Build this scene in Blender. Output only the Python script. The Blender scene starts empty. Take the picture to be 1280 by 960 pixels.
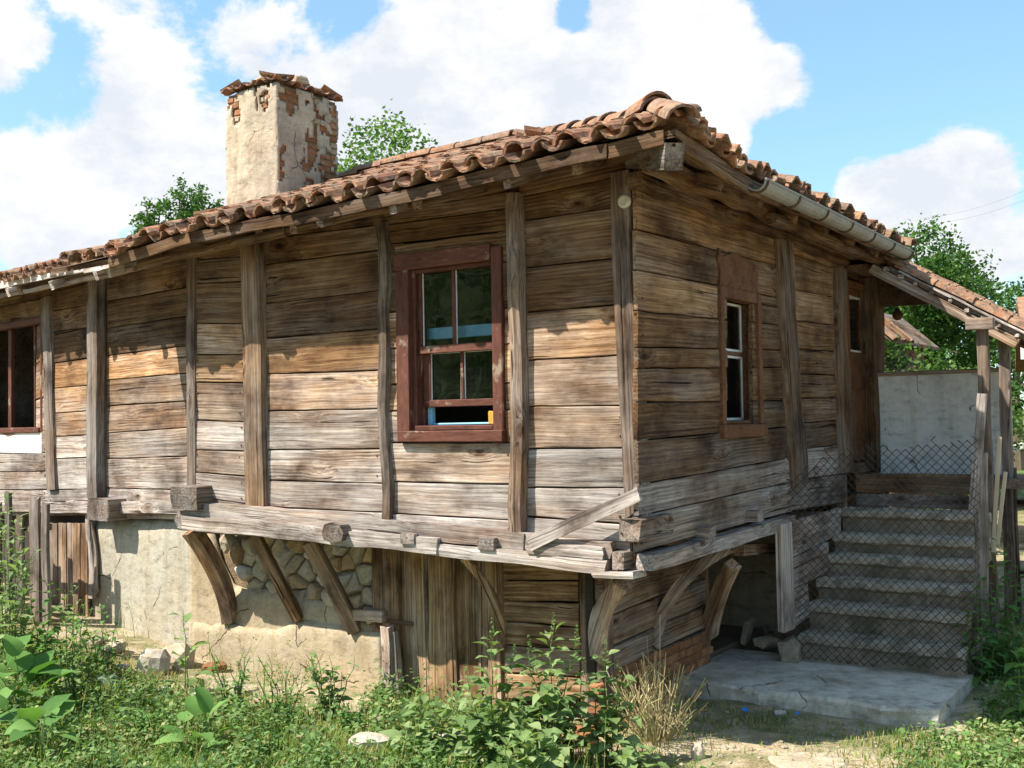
import bpy, math, random
from mathutils import Vector, Matrix, noise
rad = math.radians
sc = bpy.context.scene
col = sc.collection
random.seed(7)
rnd = random.uniform

# ------------------------------------------------------------------ camera
EYE = 2.35
FPX = 1350.0
PITCH, ROLL = math.atan(46 / 1350), rad(1.0)
F0 = Vector((0, math.cos(PITCH), math.sin(PITCH)))
U0 = Vector((0, -math.sin(PITCH), math.cos(PITCH)))
X0 = Vector((1, 0, 0))
CR = X0 * math.cos(ROLL) - U0 * math.sin(ROLL)
CU = X0 * math.sin(ROLL) + U0 * math.cos(ROLL)
CAMO = Vector((0, 0, EYE))
cd = bpy.data.cameras.new('camera')
cam = bpy.data.objects.new('camera', cd)
col.objects.link(cam)
cam.matrix_world = Matrix(((CR.x, CU.x, -F0.x, 0), (CR.y, CU.y, -F0.y, 0), (CR.z, CU.z, -F0.z, EYE), (0, 0, 0, 1)))
cd.sensor_width = 36
cd.lens = 36 * FPX / 1280
cd.clip_end = 3000
sc.camera = cam

def ray(x, y):
    return F0 + CR * ((x - 640) / FPX) - CU * ((y - 480) / FPX)

# ------------------------------------------------------------------ node helper
class NT:
    def __init__(s, tree):
        s.t = tree
        tree.nodes.clear()
    def n(s, typ, ins=None, **props):
        nd = s.t.nodes.new(typ)
        for k, v in props.items():
            setattr(nd, k, v)
        for k, v in (ins or {}).items():
            if isinstance(v, bpy.types.NodeSocket):
                s.t.links.new(v, nd.inputs[k])
            else:
                nd.inputs[k].default_value = v
        return nd
    def math(s, op, a, b=0.0, c=0.0, clamp=False):
        nd = s.n('ShaderNodeMath', {0: a, 1: b, 2: c}, operation=op)
        nd.use_clamp = clamp
        return nd.outputs[0]
    def ramp(s, fac, stops, interp='LINEAR'):
        nd = s.n('ShaderNodeValToRGB', {'Fac': fac})
        cr = nd.color_ramp
        cr.interpolation = interp
        while len(cr.elements) < len(stops):
            cr.elements.new(0.5)
        for e, (p, c) in zip(cr.elements, stops):
            e.position = p
            if not isinstance(c, (tuple, list)):
                c = (c, c, c)
            e.color = (c[0], c[1], c[2], 1)
        return nd.outputs[0]
    def mix(s, fac, a, b, blend='MIX'):
        nd = s.n('ShaderNodeMix', data_type='RGBA', blend_type=blend)
        nd.clamp_factor = True
        for sock, v in ((nd.inputs[0], fac), (nd.inputs[6], a), (nd.inputs[7], b)):
            if isinstance(v, bpy.types.NodeSocket):
                s.t.links.new(v, sock)
            elif isinstance(v, (tuple, list)):
                sock.default_value = (v[0], v[1], v[2], 1)
            else:
                sock.default_value = v
        return nd.outputs[2]
    def noise(s, vec, scale, detail=4, rough=0.55, dist=0.0):
        return s.n('ShaderNodeTexNoise', {'Vector': vec, 'Scale': scale, 'Detail': detail, 'Roughness': rough, 'Distortion': dist}).outputs[0]
    def mapping(s, vec, scale=(1, 1, 1), loc=(0, 0, 0)):
        return s.n('ShaderNodeMapping', {'Vector': vec, 'Scale': scale, 'Location': loc}).outputs[0]
    def mrange(s, v, a, b, c, d):
        nd = s.n('ShaderNodeMapRange', {0: v, 1: a, 2: b, 3: c, 4: d})
        nd.clamp = True
        return nd.outputs[0]

# ------------------------------------------------------------------ sky and sun
SUN_AZ = 40.0     # degrees left of the front facade's outward normal
SUN_EL = 51.0
EXPOSURE = 1.12
dA = Vector((-math.cos(rad(34)), math.sin(rad(34)), 0))     # along the front facade, away from the corner
nA = Vector((-math.sin(rad(34)), -math.cos(rad(34)), 0))
sh = nA * math.cos(rad(SUN_AZ)) + dA * math.sin(rad(SUN_AZ))
sdir = Vector((sh.x * math.cos(rad(SUN_EL)), sh.y * math.cos(rad(SUN_EL)), math.sin(rad(SUN_EL))))
ld = bpy.data.lights.new('sun', 'SUN')
ld.energy = 4.7
ld.angle = rad(0.5)
ld.color = (1.0, 0.93, 0.80)
sun = bpy.data.objects.new('sun', ld)
col.objects.link(sun)
sun.rotation_mode = 'QUATERNION'
sun.rotation_quaternion = sdir.to_track_quat('Z', 'Y')
sun.location = sdir * 60

w = bpy.data.worlds.new('World')
sc.world = w
w.use_nodes = True
T = NT(w.node_tree)
sky = T.n('ShaderNodeTexSky', sky_type='NISHITA')
sky.sun_disc = False
sky.sun_elevation = rad(SUN_EL)
sky.sun_rotation = math.atan2(sdir.x, sdir.y)
sky.air_density = 1.0
sky.dust_density = 0.6
sky.ozone_density = 2.2
dirv = T.n('ShaderNodeTexCoord').outputs['Generated']
blobs = [(120, 90, 120, .5), (190, 190, 130, .45), (300, 40, 130, .22), (440, 110, 150, .38), (600, 75, 220, .62), (800, 70, 190, .68), (700, 140, 200, .35),
         (880, 110, 140, .45), (985, 112, 55, .35), (1015, 128, 40, .3), (50, 240, 100, .5), (20, 310, 130, .35), (1150, 235, 105, .62), (1195, 200, 80, .4), (1260, 300, 80, .45), (1235, 185, 60, .3),
         (1070, 200, 50, .15), (300, 230, 120, .2), (0, 50, 60, .5),
         (65, 90, 85, -.55), (712, 22, 45, -1.3), (600, 50, 40, -.2), (445, 20, 60, -.45), (1080, 50, 210, -.45), (1240, 90, 130, -.35), (895, 60, 40, -.3), (165, 215, 50, -.25), (250, 130, 45, -.2), (1120, 140, 60, -.2)]
acc = None
for bx, by, br, bw in blobs:
    d = ray(bx, by).normalized()
    dp = T.n('ShaderNodeVectorMath', {0: dirv, 1: (d.x, d.y, d.z)}, operation='DOT_PRODUCT').outputs['Value']
    m = T.mrange(dp, math.cos(br / 1350), 1.0, 0.0, bw)
    acc = m if acc is None else T.math('ADD', acc, m)
n1 = T.noise(T.mapping(dirv, (1, 1, 1.5)), 6.5, 9, 0.62, 0.2)
n2 = T.noise(dirv, 15, 9, 0.68)
den = T.math('ADD', acc, T.math('MULTIPLY_ADD', n1, 2.3, -1.17))
den = T.math('ADD', den, T.math('MULTIPLY_ADD', n2, .55, -0.275))
mask = T.n('ShaderNodeMapRange', {0: den, 1: 0.05, 2: 0.33, 3: 0.0, 4: 0.97}, interpolation_type='SMOOTHSTEP').outputs[0]
shade = T.noise(T.mapping(dirv, (1, 1, 1.6), (3, 1, 2)), 8, 8, 0.66)
ccol = T.mix(T.mrange(shade, .38, .62, 0, 1), (4.15, 4.35, 4.7), (5.75, 5.65, 5.55))
skyc = T.mix(0.16, sky.outputs[0], (4.4, 7.4, 9.0))
skyc = T.mix(1.0, skyc, (.95, 1.05, 1.04), 'MULTIPLY')
bg = T.n('ShaderNodeBackground', {'Color': T.mix(mask, skyc, ccol), 'Strength': 0.092})
T.n('ShaderNodeOutputWorld', {'Surface': bg.outputs[0]})
sc.view_settings.view_transform = 'Standard'
sc.view_settings.look = 'None'
sc.view_settings.exposure = EXPOSURE
sc.view_settings.gamma = 1
sc.view_settings.use_curve_mapping = False
sc.cycles.max_bounces = 8
sc.cycles.transparent_max_bounces = 16

# ------------------------------------------------------------------ faces of the house (vertical planes)
class Face:
    def __init__(s, o, ang):
        s.o = Vector((o[0], o[1], 0))
        s.ang = ang
        s.u = Vector((math.cos(ang), math.sin(ang), 0))
        s.n = Vector((s.u.y, -s.u.x, 0))
    def hit(s, x, y, off=0.0):
        d = ray(x, y)
        t = ((s.o + s.n * off - CAMO).dot(s.n)) / d.dot(s.n)
        P = CAMO + d * t
        return (P - s.o).dot(s.u), P.z
    def pt(s, u, off, z):
        return s.o + s.u * u + s.n * off + Vector((0, 0, z))
    def mat(s, u, off, z):
        return Matrix.Translation(s.pt(u, off, z)) @ Matrix.Rotation(s.ang, 4, 'Z')
    def w(s, x, y, off=0.0):
        u, z = s.hit(x, y, off)
        return s.pt(u, off, z)
C = (0.9, 7.6)
FA = Face(C, rad(-34))
FB = Face(C, rad(56))
SET = 0.40
ku = FA.hit(246, 500, -SET)[0]
KP = FA.pt(ku, -SET, 0)
FL = Face((KP.x, KP.y), math.atan2(-.682, .731))
dB = FB.u

def gz(x, y):
    z = 0.035 * noise.noise(Vector((x * .8, y * .8, 3))) + 0.02 * noise.noise(Vector((x * 2.3, y * 2.3, 7)))
    if x < -2.5:
        z += min(.34, .085 * (-2.5 - x)) * max(0, min(1, (y - 7.0) / 3))
    if x > 3.6:
        z += min(.45, .16 * (x - 3.6))
    if y < 6.2:
        z += min(.62, .16 * (6.2 - y))
    if x < -32 and y < 34:      # unseen slope, added to keep bright sky out of the pane reflections
        a, b = min(1, (-32 - x) / 45), min(1, (34 - y) / 22)
        z += 17 * a * a * (3 - 2 * a) * b * b * (3 - 2 * b)
    r = math.hypot(x, y)
    if r > 30:
        z += min(3.0, (r - 30) * .02) * (0.5 + 0.5 * noise.noise(Vector((x * .01, y * .01, 1))))
    return z
def gp(px, py):
    d = ray(px, py)
    P = CAMO + d * (-EYE / d.z)
    for _ in range(6):
        P = CAMO + d * ((gz(P.x, P.y) - EYE) / d.z)
    return P

# ------------------------------------------------------------------ objects
WM = {}
def reg(o, W, parent):
    WM[o] = W.copy()
    if parent is not None:
        o.parent = parent
        o.matrix_basis = WM[parent].inverted() @ W
    else:
        o.matrix_basis = W
    return o
def tag(o, label=None, cat=None, group=None, kind=None):
    if label: o['label'] = label
    if cat: o['category'] = cat
    if group: o['group'] = group
    if kind: o['kind'] = kind
    return o
def empty(name, loc, rz=0.0):
    o = bpy.data.objects.new(name, None)
    o.empty_display_size = .2
    col.objects.link(o)
    return reg(o, Matrix.Translation(loc) @ Matrix.Rotation(rz, 4, 'Z'), None)
I4 = Matrix.Identity(4)
def mk(name, verts, faces, mat, smooth=False, tint=None):
    me = bpy.data.meshes.new(name)
    me.from_pydata([tuple(v) for v in verts], [], faces)
    me.materials.append(mat)
    if smooth:
        me.polygons.foreach_set('use_smooth', [True] * len(me.polygons))
    if tint is not None:
        a = me.attributes.new('tint', 'FLOAT', 'POINT')
        a.data.foreach_set('value', tint)
    me.update()
    return me
def put(name, me, W, parent=None, color=None):
    o = bpy.data.objects.new(name, me)
    col.objects.link(o)
    if color: o.color = (color[0], color[1], color[2], 1)
    return reg(o, W, parent)
def loft(rings, caps=True, closed=True):
    V, Fc = [], []
    k = len(rings[0])
    for r in rings: V += r
    for i in range(len(rings) - 1):
        for j in range(k if closed else k - 1):
            a, b = i * k + j, i * k + (j + 1) % k
            Fc.append((a, b, b + k, a + k))
    if caps:
        Fc.append(tuple(range(k - 1, -1, -1)))
        m = (len(rings) - 1) * k
        Fc.append(tuple(range(m, m + k)))
    return V, Fc
def boxvf(x0, x1, y0, y1, z0, z1, V=None, Fc=None):
    V = [] if V is None else V
    Fc = [] if Fc is None else Fc
    b = len(V)
    V += [Vector(p) for p in ((x0, y0, z0), (x1, y0, z0), (x1, y1, z0), (x0, y1, z0), (x0, y0, z1), (x1, y0, z1), (x1, y1, z1), (x0, y1, z1))]
    Fc += [tuple(b + i for i in f) for f in ((0, 3, 2, 1), (4, 5, 6, 7), (0, 1, 5, 4), (1, 2, 6, 5), (2, 3, 7, 6), (3, 0, 4, 7))]
    return V, Fc
def bevbox(x0, x1, y0, y1, z0, z1, c=.006, jit=0.0):
    """box with chamfered edges: three nested ring levels"""
    c = min(c, (x1 - x0) / 3, (y1 - y0) / 3, (z1 - z0) / 3)
    def ring(z, i):
        xa, xb, ya, yb = x0 + i, x1 - i, y0 + i, y1 - i
        return [Vector(p) for p in ((xa + c, ya, z), (xb - c, ya, z), (xb, ya + c, z), (xb, yb - c, z), (xb - c, yb, z), (xa + c, yb, z), (xa, yb - c, z), (xa, ya + c, z))]
    rings = [ring(z0, c), ring(z0 + c, 0), ring(z1 - c, 0), ring(z1, c)]
    if jit:
        for r in rings:
            for p in r:
                p += Vector((rnd(-jit, jit), rnd(-jit, jit), rnd(-jit, jit)))
    V, Fc = loft(rings)
    return V, [f[::-1] for f in Fc] if False else Fc

def plank(face, uL, uR, bL, bR, tL, tR, mat, parent, off=0.0, th=.035, color=(.5, .5, .5), name='plank', rough=.006, gap=.0048, nst=None):
    """board between u=uL..uR on a face, with uneven edges; local x runs with the grain"""
    uc, zc = (uL + uR) / 2, (bL + bR + tL + tR) / 4
    slope = math.atan2((bR - bL + tR - tL) / 2, max(.05, uR - uL))
    if abs(slope) > .6: slope = 0
    ns = nst or max(3, int((uR - uL) / .16))
    sd = rnd(0, 100)
    off = off + rnd(-.005, .005)
    tilt = rnd(-.006, .006)
    rings = []
    Lx = (uR - uL) / math.cos(slope)
    cs, sn = math.cos(slope), math.sin(slope)
    for i in range(ns + 1):
        f = i / ns
        x = uL + (uR - uL) * f - uc
        zb = bL + (bR - bL) * f - zc + gap + rough * noise.noise(Vector((x * 3.1, sd, 0))) 
        zt = tL + (tR - tL) * f - zc - gap + rough * noise.noise(Vector((x * 3.1, sd, 9)))
        if zt < zb + .012: zt = zb + .012
        c = min(.006, (zt - zb) / 4)
        o1 = -th + .005 * noise.noise(Vector((x * 2.3, sd, 21)))
        o2 = o1 + .004 * noise.noise(Vector((x * 4, sd, 31))) - .002
        ring = [Vector((x, o1 + tilt + c, zb)), Vector((x, o1 + tilt, zb + c)), Vector((x, o2, (zb + zt) / 2)), Vector((x, o1 - tilt, zt - c)), Vector((x, o1 - tilt + c, zt)), Vector((x, .0, zt)), Vector((x, .0, zb))]
        ring = [Vector((p.x * cs + p.z * sn, p.y, -p.x * sn + p.z * cs)) for p in ring]
        rings.append(ring)
    V, Fc = loft(rings)
    me = mk(name, V, Fc, mat)
    W = face.mat(uc, off, zc) @ Matrix.Rotation(-slope, 4, 'Y')
    return put(name, me, W, parent, color)

def beam(name, p0, p1, w, h, mat, parent, n=8, wob=.012, taper=1.0, bow=0.0, up=Vector((0, 0, 1)), k=8, sq=.35, color=(.5, .5, .5), smooth=False, endjag=.0):
    """timber from p0 to p1: local x along it, y sideways (w), z towards up (h); bow bends it along z"""
    p0, p1 = Vector(p0), Vector(p1)
    ax = (p1 - p0)
    L = ax.length
    ax.normalize()
    z = up - ax * up.dot(ax)
    if z.length < 1e-4: z = Vector((0, 1, 0)) - ax * ax.y
    z.normalize()
    y = z.cross(ax)
    W = Matrix(((ax.x, y.x, z.x, p0.x), (ax.y, y.y, z.y, p0.y), (ax.z, y.z, z.z, p0.z), (0, 0, 0, 1)))
    sd = rnd(0, 200)
    rings = []
    for i in range(n + 1):
        f = i / n
        s = 1 + (taper - 1) * f
        oy = wob * noise.noise(Vector((f * L * 1.7, sd, 0))) * 1.6
        oz = wob * noise.noise(Vector((f * L * 1.7, sd, 5))) * 1.6 + bow * 4 * f * (1 - f)
        r = []
        for j in range(k):
            a = 2 * math.pi * j / k
            c, s_ = math.cos(a), math.sin(a)
            q = 1.0 / max(abs(c), abs(s_))
            e = 1 + (q - 1) * (1 - sq)
            d = 1 + wob * 6 * noise.noise(Vector((c * 1.2 + sd, s_ * 1.2, f * L * 2.2)))
            x = f * L + (rnd(-endjag, endjag) if i in (0, n) else 0)
            r.append(Vector((x, oy + c * e * w * .5 * s * d, oz + s_ * e * h * .5 * s * d)))
        rings.append(r)
    V, Fc = loft(rings)
    return put(name, mk(name, V, Fc, mat, smooth), W, parent, color)

def tubes(paths, r, k=5):
    V, Fc = [], []
    for pts in paths:
        pts = [Vector(p) for p in pts]
        rings = []
        for i, p in enumerate(pts):
            a = pts[min(i + 1, len(pts) - 1)] - pts[max(i - 1, 0)]
            a.normalize()
            u = a.cross(Vector((0.3, .2, 1)))
            if u.length < 1e-3: u = a.cross(Vector((1, 0, 0)))
            u.normalize()
            v = a.cross(u)
            rr = r(i / max(1, len(pts) - 1)) if callable(r) else r
            rings.append([p + (u * math.cos(2 * math.pi * j / k) + v * math.sin(2 * math.pi * j / k)) * rr for j in range(k)])
        v2, f2 = loft(rings)
        b = len(V)
        V += v2
        Fc += [tuple(b + i for i in f) for f in f2]
    return V, Fc

# ------------------------------------------------------------------ materials
def newmat(name):
    m = bpy.data.materials.new(name)
    m.use_nodes = True
    return m, NT(m.node_tree)
def finish(t, base, rough=.8, bump=None, bstr=.5, bdist=.01, spec=.25, metallic=0.0, extra=None):
    ins = {'Base Color': base, 'Roughness': rough, 'Specular IOR Level': spec, 'Metallic': metallic}
    if bump is not None:
        ins['Normal'] = t.n('ShaderNodeBump', {'Height': bump, 'Strength': bstr, 'Distance': bdist}).outputs[0]
    b = t.n('ShaderNodeBsdfPrincipled', ins)
    out = b.outputs[0]
    if extra: out = extra(out)
    t.n('ShaderNodeOutputMaterial', {'Surface': out})
def objvec(t, spread=37.0):
    tc = t.n('ShaderNodeTexCoord')
    oi = t.n('ShaderNodeObjectInfo')
    off = t.math('MULTIPLY', oi.outputs['Random'], spread)
    cmb = t.n('ShaderNodeCombineXYZ', {0: off, 1: off, 2: t.math('MULTIPLY', off, 1.7)}).outputs[0]
    v = t.n('ShaderNodeVectorMath', {0: tc.outputs['Object'], 1: cmb}, operation='ADD').outputs[0]
    return v, oi, tc

def wood_mat(name):
    """weathered timber; object colour: R greyness, G brightness (0.5 neutral), B warm stain"""
    m, t = newmat(name)
    v, oi, tc = objvec(t)
    sep = t.n('ShaderNodeSeparateColor', {0: oi.outputs['Color']})
    grey, bri, warm = sep.outputs[0], sep.outputs[1], sep.outputs[2]
    wv = t.n('ShaderNodeTexNoise', {'Vector': t.mapping(v, (.9, 2.2, 2.2)), 'Scale': 1.7, 'Detail': 3, 'Roughness': .5}).outputs['Color']
    wv = t.n('ShaderNodeVectorMath', {0: wv, 1: (.5, .5, .5)}, operation='SUBTRACT').outputs[0]
    wv = t.n('ShaderNodeVectorMath', {0: wv, 'Scale': .045}, operation='SCALE').outputs[0]
    vw = t.n('ShaderNodeVectorMath', {0: v, 1: wv}, operation='ADD').outputs[0]
    # knots push the fibres aside
    kn = t.n('ShaderNodeTexVoronoi', {'Vector': t.mapping(v, (1.1, 2.6, 2.6)), 'Scale': 1.1, 'Randomness': 1.0}).outputs['Distance']
    push = t.math('MULTIPLY', t.math('POWER', t.mrange(kn, .0, .34, 1.0, 0.0), 2.0), .075)
    vw = t.n('ShaderNodeVectorMath', {0: vw, 1: t.n('ShaderNodeCombineXYZ', {2: push, 1: push}).outputs[0]}, operation='ADD').outputs[0]
    g1 = t.noise(t.mapping(vw, (1.1, 62, 62)), 1.0, 6, .72)
    g2 = t.noise(t.mapping(vw, (.35, 26, 26)), 1.0, 5, .60)
    g3 = t.noise(t.mapping(vw, (.35, 5.5, 5.5)), 1.0, 4, .55)
    wave = t.n('ShaderNodeTexWave', {'Vector': t.mapping(vw, (.10, 1, 1)), 'Scale': 11.0, 'Distortion': 3.2, 'Detail': 2.0, 'Detail Scale': 1.2, 'Detail Roughness': .5}, bands_direction='Z').outputs[1]
    ringm = t.noise(v, 1.1, 2)
    rings = t.mix(t.mrange(ringm, .44, .64, .0, .55), (.55, .55, .55), wave)
    ce = lambda x, k: t.math('MULTIPLY_ADD', t.math('SUBTRACT', x, .5), k, .5)
    fac = t.math('ADD', t.math('MULTIPLY', ce(g1, 2.35), .42), t.math('MULTIPLY', ce(g2, 1.5), .30))
    fac = t.math('ADD', fac, t.math('MULTIPLY', ce(g3, 1.25), .22))
    fac = t.math('ADD', fac, t.math('MULTIPLY', rings, .20))
    fac = t.math('ADD', fac, -.065)
    brown = t.ramp(fac, [(.22, (.042, .016, .006)), (.40, (.160, .075, .033)), (.56, (.300, .160, .072)), (.78, (.48, .305, .160))])
    gold = t.ramp(fac, [(.22, (.060, .026, .010)), (.40, (.215, .118, .058)), (.58, (.41, .265, .148)), (.78, (.62, .46, .30))])
    greyc = t.ramp(fac, [(.22, (.050, .041, .038)), (.40, (.195, .167, .153)), (.56, (.37, .333, .312)), (.78, (.60, .565, .54))])
    patch = t.noise(t.mapping(v, (.6, 2.0, 2.0)), 1.7, 5, .6)
    c = t.mix(t.math('ADD', warm, t.mrange(patch, .35, .65, -.35, .35)), brown, gold)
    p2 = t.noise(t.mapping(v, (.6, 2.4, 2.4), (9, 4, 2)), 1.5, 5, .6)
    c = t.mix(t.math('ADD', grey, t.mrange(p2, .35, .65, .30, -.30)), c, greyc)
    st = t.noise(t.mapping(v, (.8, 1.2, 1.2), (5, 2, 8)), 1.9, 6, .62)
    c = t.mix(1.0, c, t.ramp(st, [(.32, (.26, .22, .20)), (.45, (.72, .69, .67)), (.58, (1.12, 1.12, 1.12))]), 'MULTIPLY')
    # long drying cracks and nail holes
    cr = t.noise(t.mapping(vw, (.55, 30, 30), (3, 3, 3)), 1.0, 2, .5)
    crack = t.ramp(cr, [(.29, 0.0), (.325, 1.0)])
    cr2 = t.noise(t.mapping(vw, (1.3, 58, 58), (6, 1, 3)), 1.0, 3, .6)
    crack = t.math('MULTIPLY', crack, t.ramp(cr2, [(.335, .5), (.37, 1.0)]))
    c = t.mix(1.0, c, t.mix(crack, (.16, .13, .11), (1, 1, 1)), 'MULTIPLY')
    c = t.mix(1.0, c, t.ramp(kn, [(.02, (.20, .13, .09)), (.06, (.62, .52, .45)), (.10, (1, 1, 1))]), 'MULTIPLY')
    bm = t.math('MULTIPLY', bri, 2.0)
    c = t.mix(1.0, c, t.n('ShaderNodeCombineColor', {0: bm, 1: bm, 2: bm}).outputs[0], 'MULTIPLY')
    h = t.math('ADD', t.math('MULTIPLY', fac, .8), t.math('MULTIPLY', crack, .6))
    finish(t, c, .84, h, .65, .010, .15)
    return m
M = {}
M['wood'] = wood_mat('weathered_wood')

def simple_noise_mat(name, stops, scale=6, rough=.85, bstr=.4, bdist=.01, fine=60, spec=.25, metallic=0, stain=None, stretch=(1, 1, 1), finew=.4, jit=.0):
    m, t = newmat(name)
    v, oi, tc = objvec(t)
    v = t.mapping(v, stretch)
    a = t.noise(v, scale, 6, .62)
    b = t.noise(v, fine, 4, .6)
    f = t.math('ADD', t.math('MULTIPLY', a, 1 - finew), t.math('MULTIPLY', b, finew))
    c = t.ramp(f, stops)
    if stain:
        s = t.noise(t.mapping(v, (1, 1, .35), (7, 7, 7)), stain[0], 6, .65)
        c = t.mix(t.mrange(s, stain[2], stain[3], 0, stain[4] if len(stain) > 4 else 1), c, stain[1])
    if jit:
        k = t.math('MULTIPLY_ADD', oi.outputs['Random'], 2 * jit, 1 - jit)
        c = t.mix(1.0, c, t.n('ShaderNodeCombineColor', {0: k, 1: k, 2: k}).outputs[0], 'MULTIPLY')
    finish(t, c, rough, f, bstr, bdist, spec, metallic)
    return m

def tile_mat():
    m, t = newmat('terracotta_tile')
    v, oi, tc = objvec(t)
    geo = t.n('ShaderNodeNewGeometry')
    p = t.mapping(geo.outputs['Position'], (1, 1, 1))
    r = t.math('FRACT', t.math('ADD', oi.outputs['Random'], t.math('MULTIPLY', geo.outputs['Random Per Island'], 7.31)))
    base = t.ramp(r, [(.0, (.20, .085, .050)), (.2, (.36, .158, .082)), (.4, (.25, .115, .068)), (.6, (.42, .205, .115)), (.8, (.22, .12, .085)), (1.0, (.31, .125, .07))])
    n_ = t.noise(p, 9, 6, .65)
    c = t.mix(t.mrange(n_, .42, .66, 0, .75), base, (.27, .205, .14))
    l = t.noise(t.mapping(p, (1, 1, 1), (4, 5, 6)), 11, 6, .72)
    c = t.mix(t.mrange(l, .46, .62, 0, .80), c, (.095, .068, .052))
    l2 = t.noise(t.mapping(p, (1, 1, 1), (14, 5, 6)), 30, 4, .7)
    c = t.mix(t.mrange(l2, .56, .68, 0, .75), c, (.36, .34, .27))
    l3 = t.noise(t.mapping(p, (1, 1, 1), (24, 5, 6)), 7, 5, .7)
    c = t.mix(t.mrange(l3, .60, .70, 0, .7), c, (.12, .13, .06))
    finish(t, c, .86, t.math('ADD', t.noise(p, 40, 4), n_), .5, .008, .2)
    return m
M['tile'] = tile_mat()
M['brick'] = simple_noise_mat('red_brick', [(.3, (.16, .062, .028)), (.5, (.31, .135, .062)), (.7, (.44, .25, .15))], 9, .9, .8, .01, 50, jit=.3)
M['brick_pale'] = simple_noise_mat('mortared_brick', [(.3, (.24, .17, .11)), (.5, (.40, .30, .20)), (.7, (.55, .45, .33))], 7, .9, .7, .008, 50, jit=.15)

def plaster_mat(name, light, mid, dark, stain, cracks=True, scale=2.2, stainamt=.7, dirt=(.25, .17, .10)):
    m, t = newmat(name)
    v, oi, tc = objvec(t, 0.0)
    a = t.noise(v, scale, 7, .62)
    b = t.noise(v, 22, 6, .65)
    g = t.noise(v, 95, 3, .6)
    f = t.math('ADD', t.math('ADD', t.math('MULTIPLY', a, .5), t.math('MULTIPLY', b, .35)), t.math('MULTIPLY', g, .15))
    c = t.ramp(f, [(.30, dark), (.47, mid), (.62, light)])
    s = t.noise(t.mapping(v, (1, 1, .55), (3, 9, 1)), 1.7, 6, .68)
    c = t.mix(t.mrange(s, .46, .68, 0, stainamt), c, stain)
    h = f
    if cracks:
        wv = t.n('ShaderNodeTexNoise', {'Vector': v, 'Scale': 3.0, 'Detail': 4}).outputs['Color']
        vv = t.mix(.22, v, wv)
        vo = t.n('ShaderNodeTexVoronoi', {'Vector': vv, 'Scale': 1.55}, feature='DISTANCE_TO_EDGE').outputs[0]
        brk = t.noise(t.mapping(v, (1, 1, 1), (1, 6, 3)), 2.0, 3)
        k = t.math('ADD', vo, t.mrange(brk, .42, .55, .03, 0.0))
        ck = t.ramp(k, [(.002, 0.0), (.008, 1.0)])
        c = t.mix(1.0, c, t.mix(ck, (.30, .22, .16), (1, 1, 1)), 'MULTIPLY')
        h = t.math('ADD', f, t.math('MULTIPLY', ck, .5))
        pit = t.n('ShaderNodeTexVoronoi', {'Vector': v, 'Scale': 38.0}).outputs[0]
        pk = t.ramp(t.math('ADD', pit, t.mrange(b, .40, .60, .0, .3)), [(.10, 0.0), (.2, 1.0)])
        c = t.mix(1.0, c, t.mix(pk, (.62, .55, .48), (1, 1, 1)), 'MULTIPLY')
        h = t.math('ADD', h, t.math('MULTIPLY', pk, .3))
    sk = t.noise(t.mapping(v, (7, 7, .55), (1, 2, 3)), 1.0, 5, .65)
    c = t.mix(1.0, c, t.ramp(sk, [(.34, (.84, .81, .77)), (.50, (1, 1, 1))]), 'MULTIPLY')
    lg = t.noise(t.mapping(v, (1, 1, 2.2), (2, 2, 2)), 5.5, 7, .7)
    c = t.mix(1.0, c, t.ramp(lg, [(.33, .62), (.46, .96), (.64, 1.08)]), 'MULTIPLY')
    finish(t, c, .92, t.math('ADD', h, t.math('MULTIPLY', lg, .45)), .75, .025, .12)
    return m
M['plaster'] = plaster_mat('clay_plaster', (.47, .385, .27), (.39, .305, .20), (.27, .195, .12), (.37, .335, .27))
M['plaster_grey'] = plaster_mat('lime_plaster', (.46, .435, .375), (.39, .36, .30), (.29, .25, .19), (.37, .30, .20))
M['plaster_chim'] = plaster_mat('chimney_plaster', (.58, .50, .39), (.48, .39, .29), (.27, .20, .14), (.33, .27, .22), True, 5.0, .9)
M['whitewash'] = plaster_mat('whitewash', (.80, .79, .77), (.72, .71, .69), (.50, .50, .49), (.46, .45, .43), True, 3.0, .6)
M['mortar'] = simple_noise_mat('mud_mortar', [(.3, (.07, .05, .03)), (.55, (.19, .135, .085)), (.75, (.30, .23, .15))], 9, .95, .8, .02)
M['mortar_tan'] = simple_noise_mat('clay_mortar', [(.3, (.10, .07, .042)), (.55, (.24, .175, .11)), (.75, (.38, .29, .19))], 11, .95, .9, .04)
M['stone'] = simple_noise_mat('field_stone', [(.3, (.22, .17, .12)), (.5, (.40, .33, .24)), (.7, (.56, .50, .41))], 5, .9, .7, .015, 45, jit=.22)
M['stone_tan'] = simple_noise_mat('tan_stone', [(.3, (.22, .14, .075)), (.5, (.42, .29, .165)), (.7, (.55, .42, .27))], 5, .9, .8, .02, 45, jit=.3)
M['stone_white'] = simple_noise_mat('pale_stone', [(.3, (.28, .25, .21)), (.5, (.46, .425, .375)), (.7, (.60, .57, .52))], 6, .9, .8, .015, 45, stain=(3, (.36, .26, .17), .50, .66, .8))
M['concrete'] = plaster_mat('concrete', (.70, .645, .56), (.58, .53, .455), (.36, .32, .26), (.31, .26, .19), True, 3.0, .9)
M['concrete_old'] = simple_noise_mat('old_concrete', [(.3, (.11, .088, .06)), (.47, (.27, .222, .168)), (.62, (.42, .36, .29)), (.75, (.60, .55, .48))], 9, .93, .9, .015, 70, stain=(3, (.085, .088, .05), .48, .66, .7))
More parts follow.
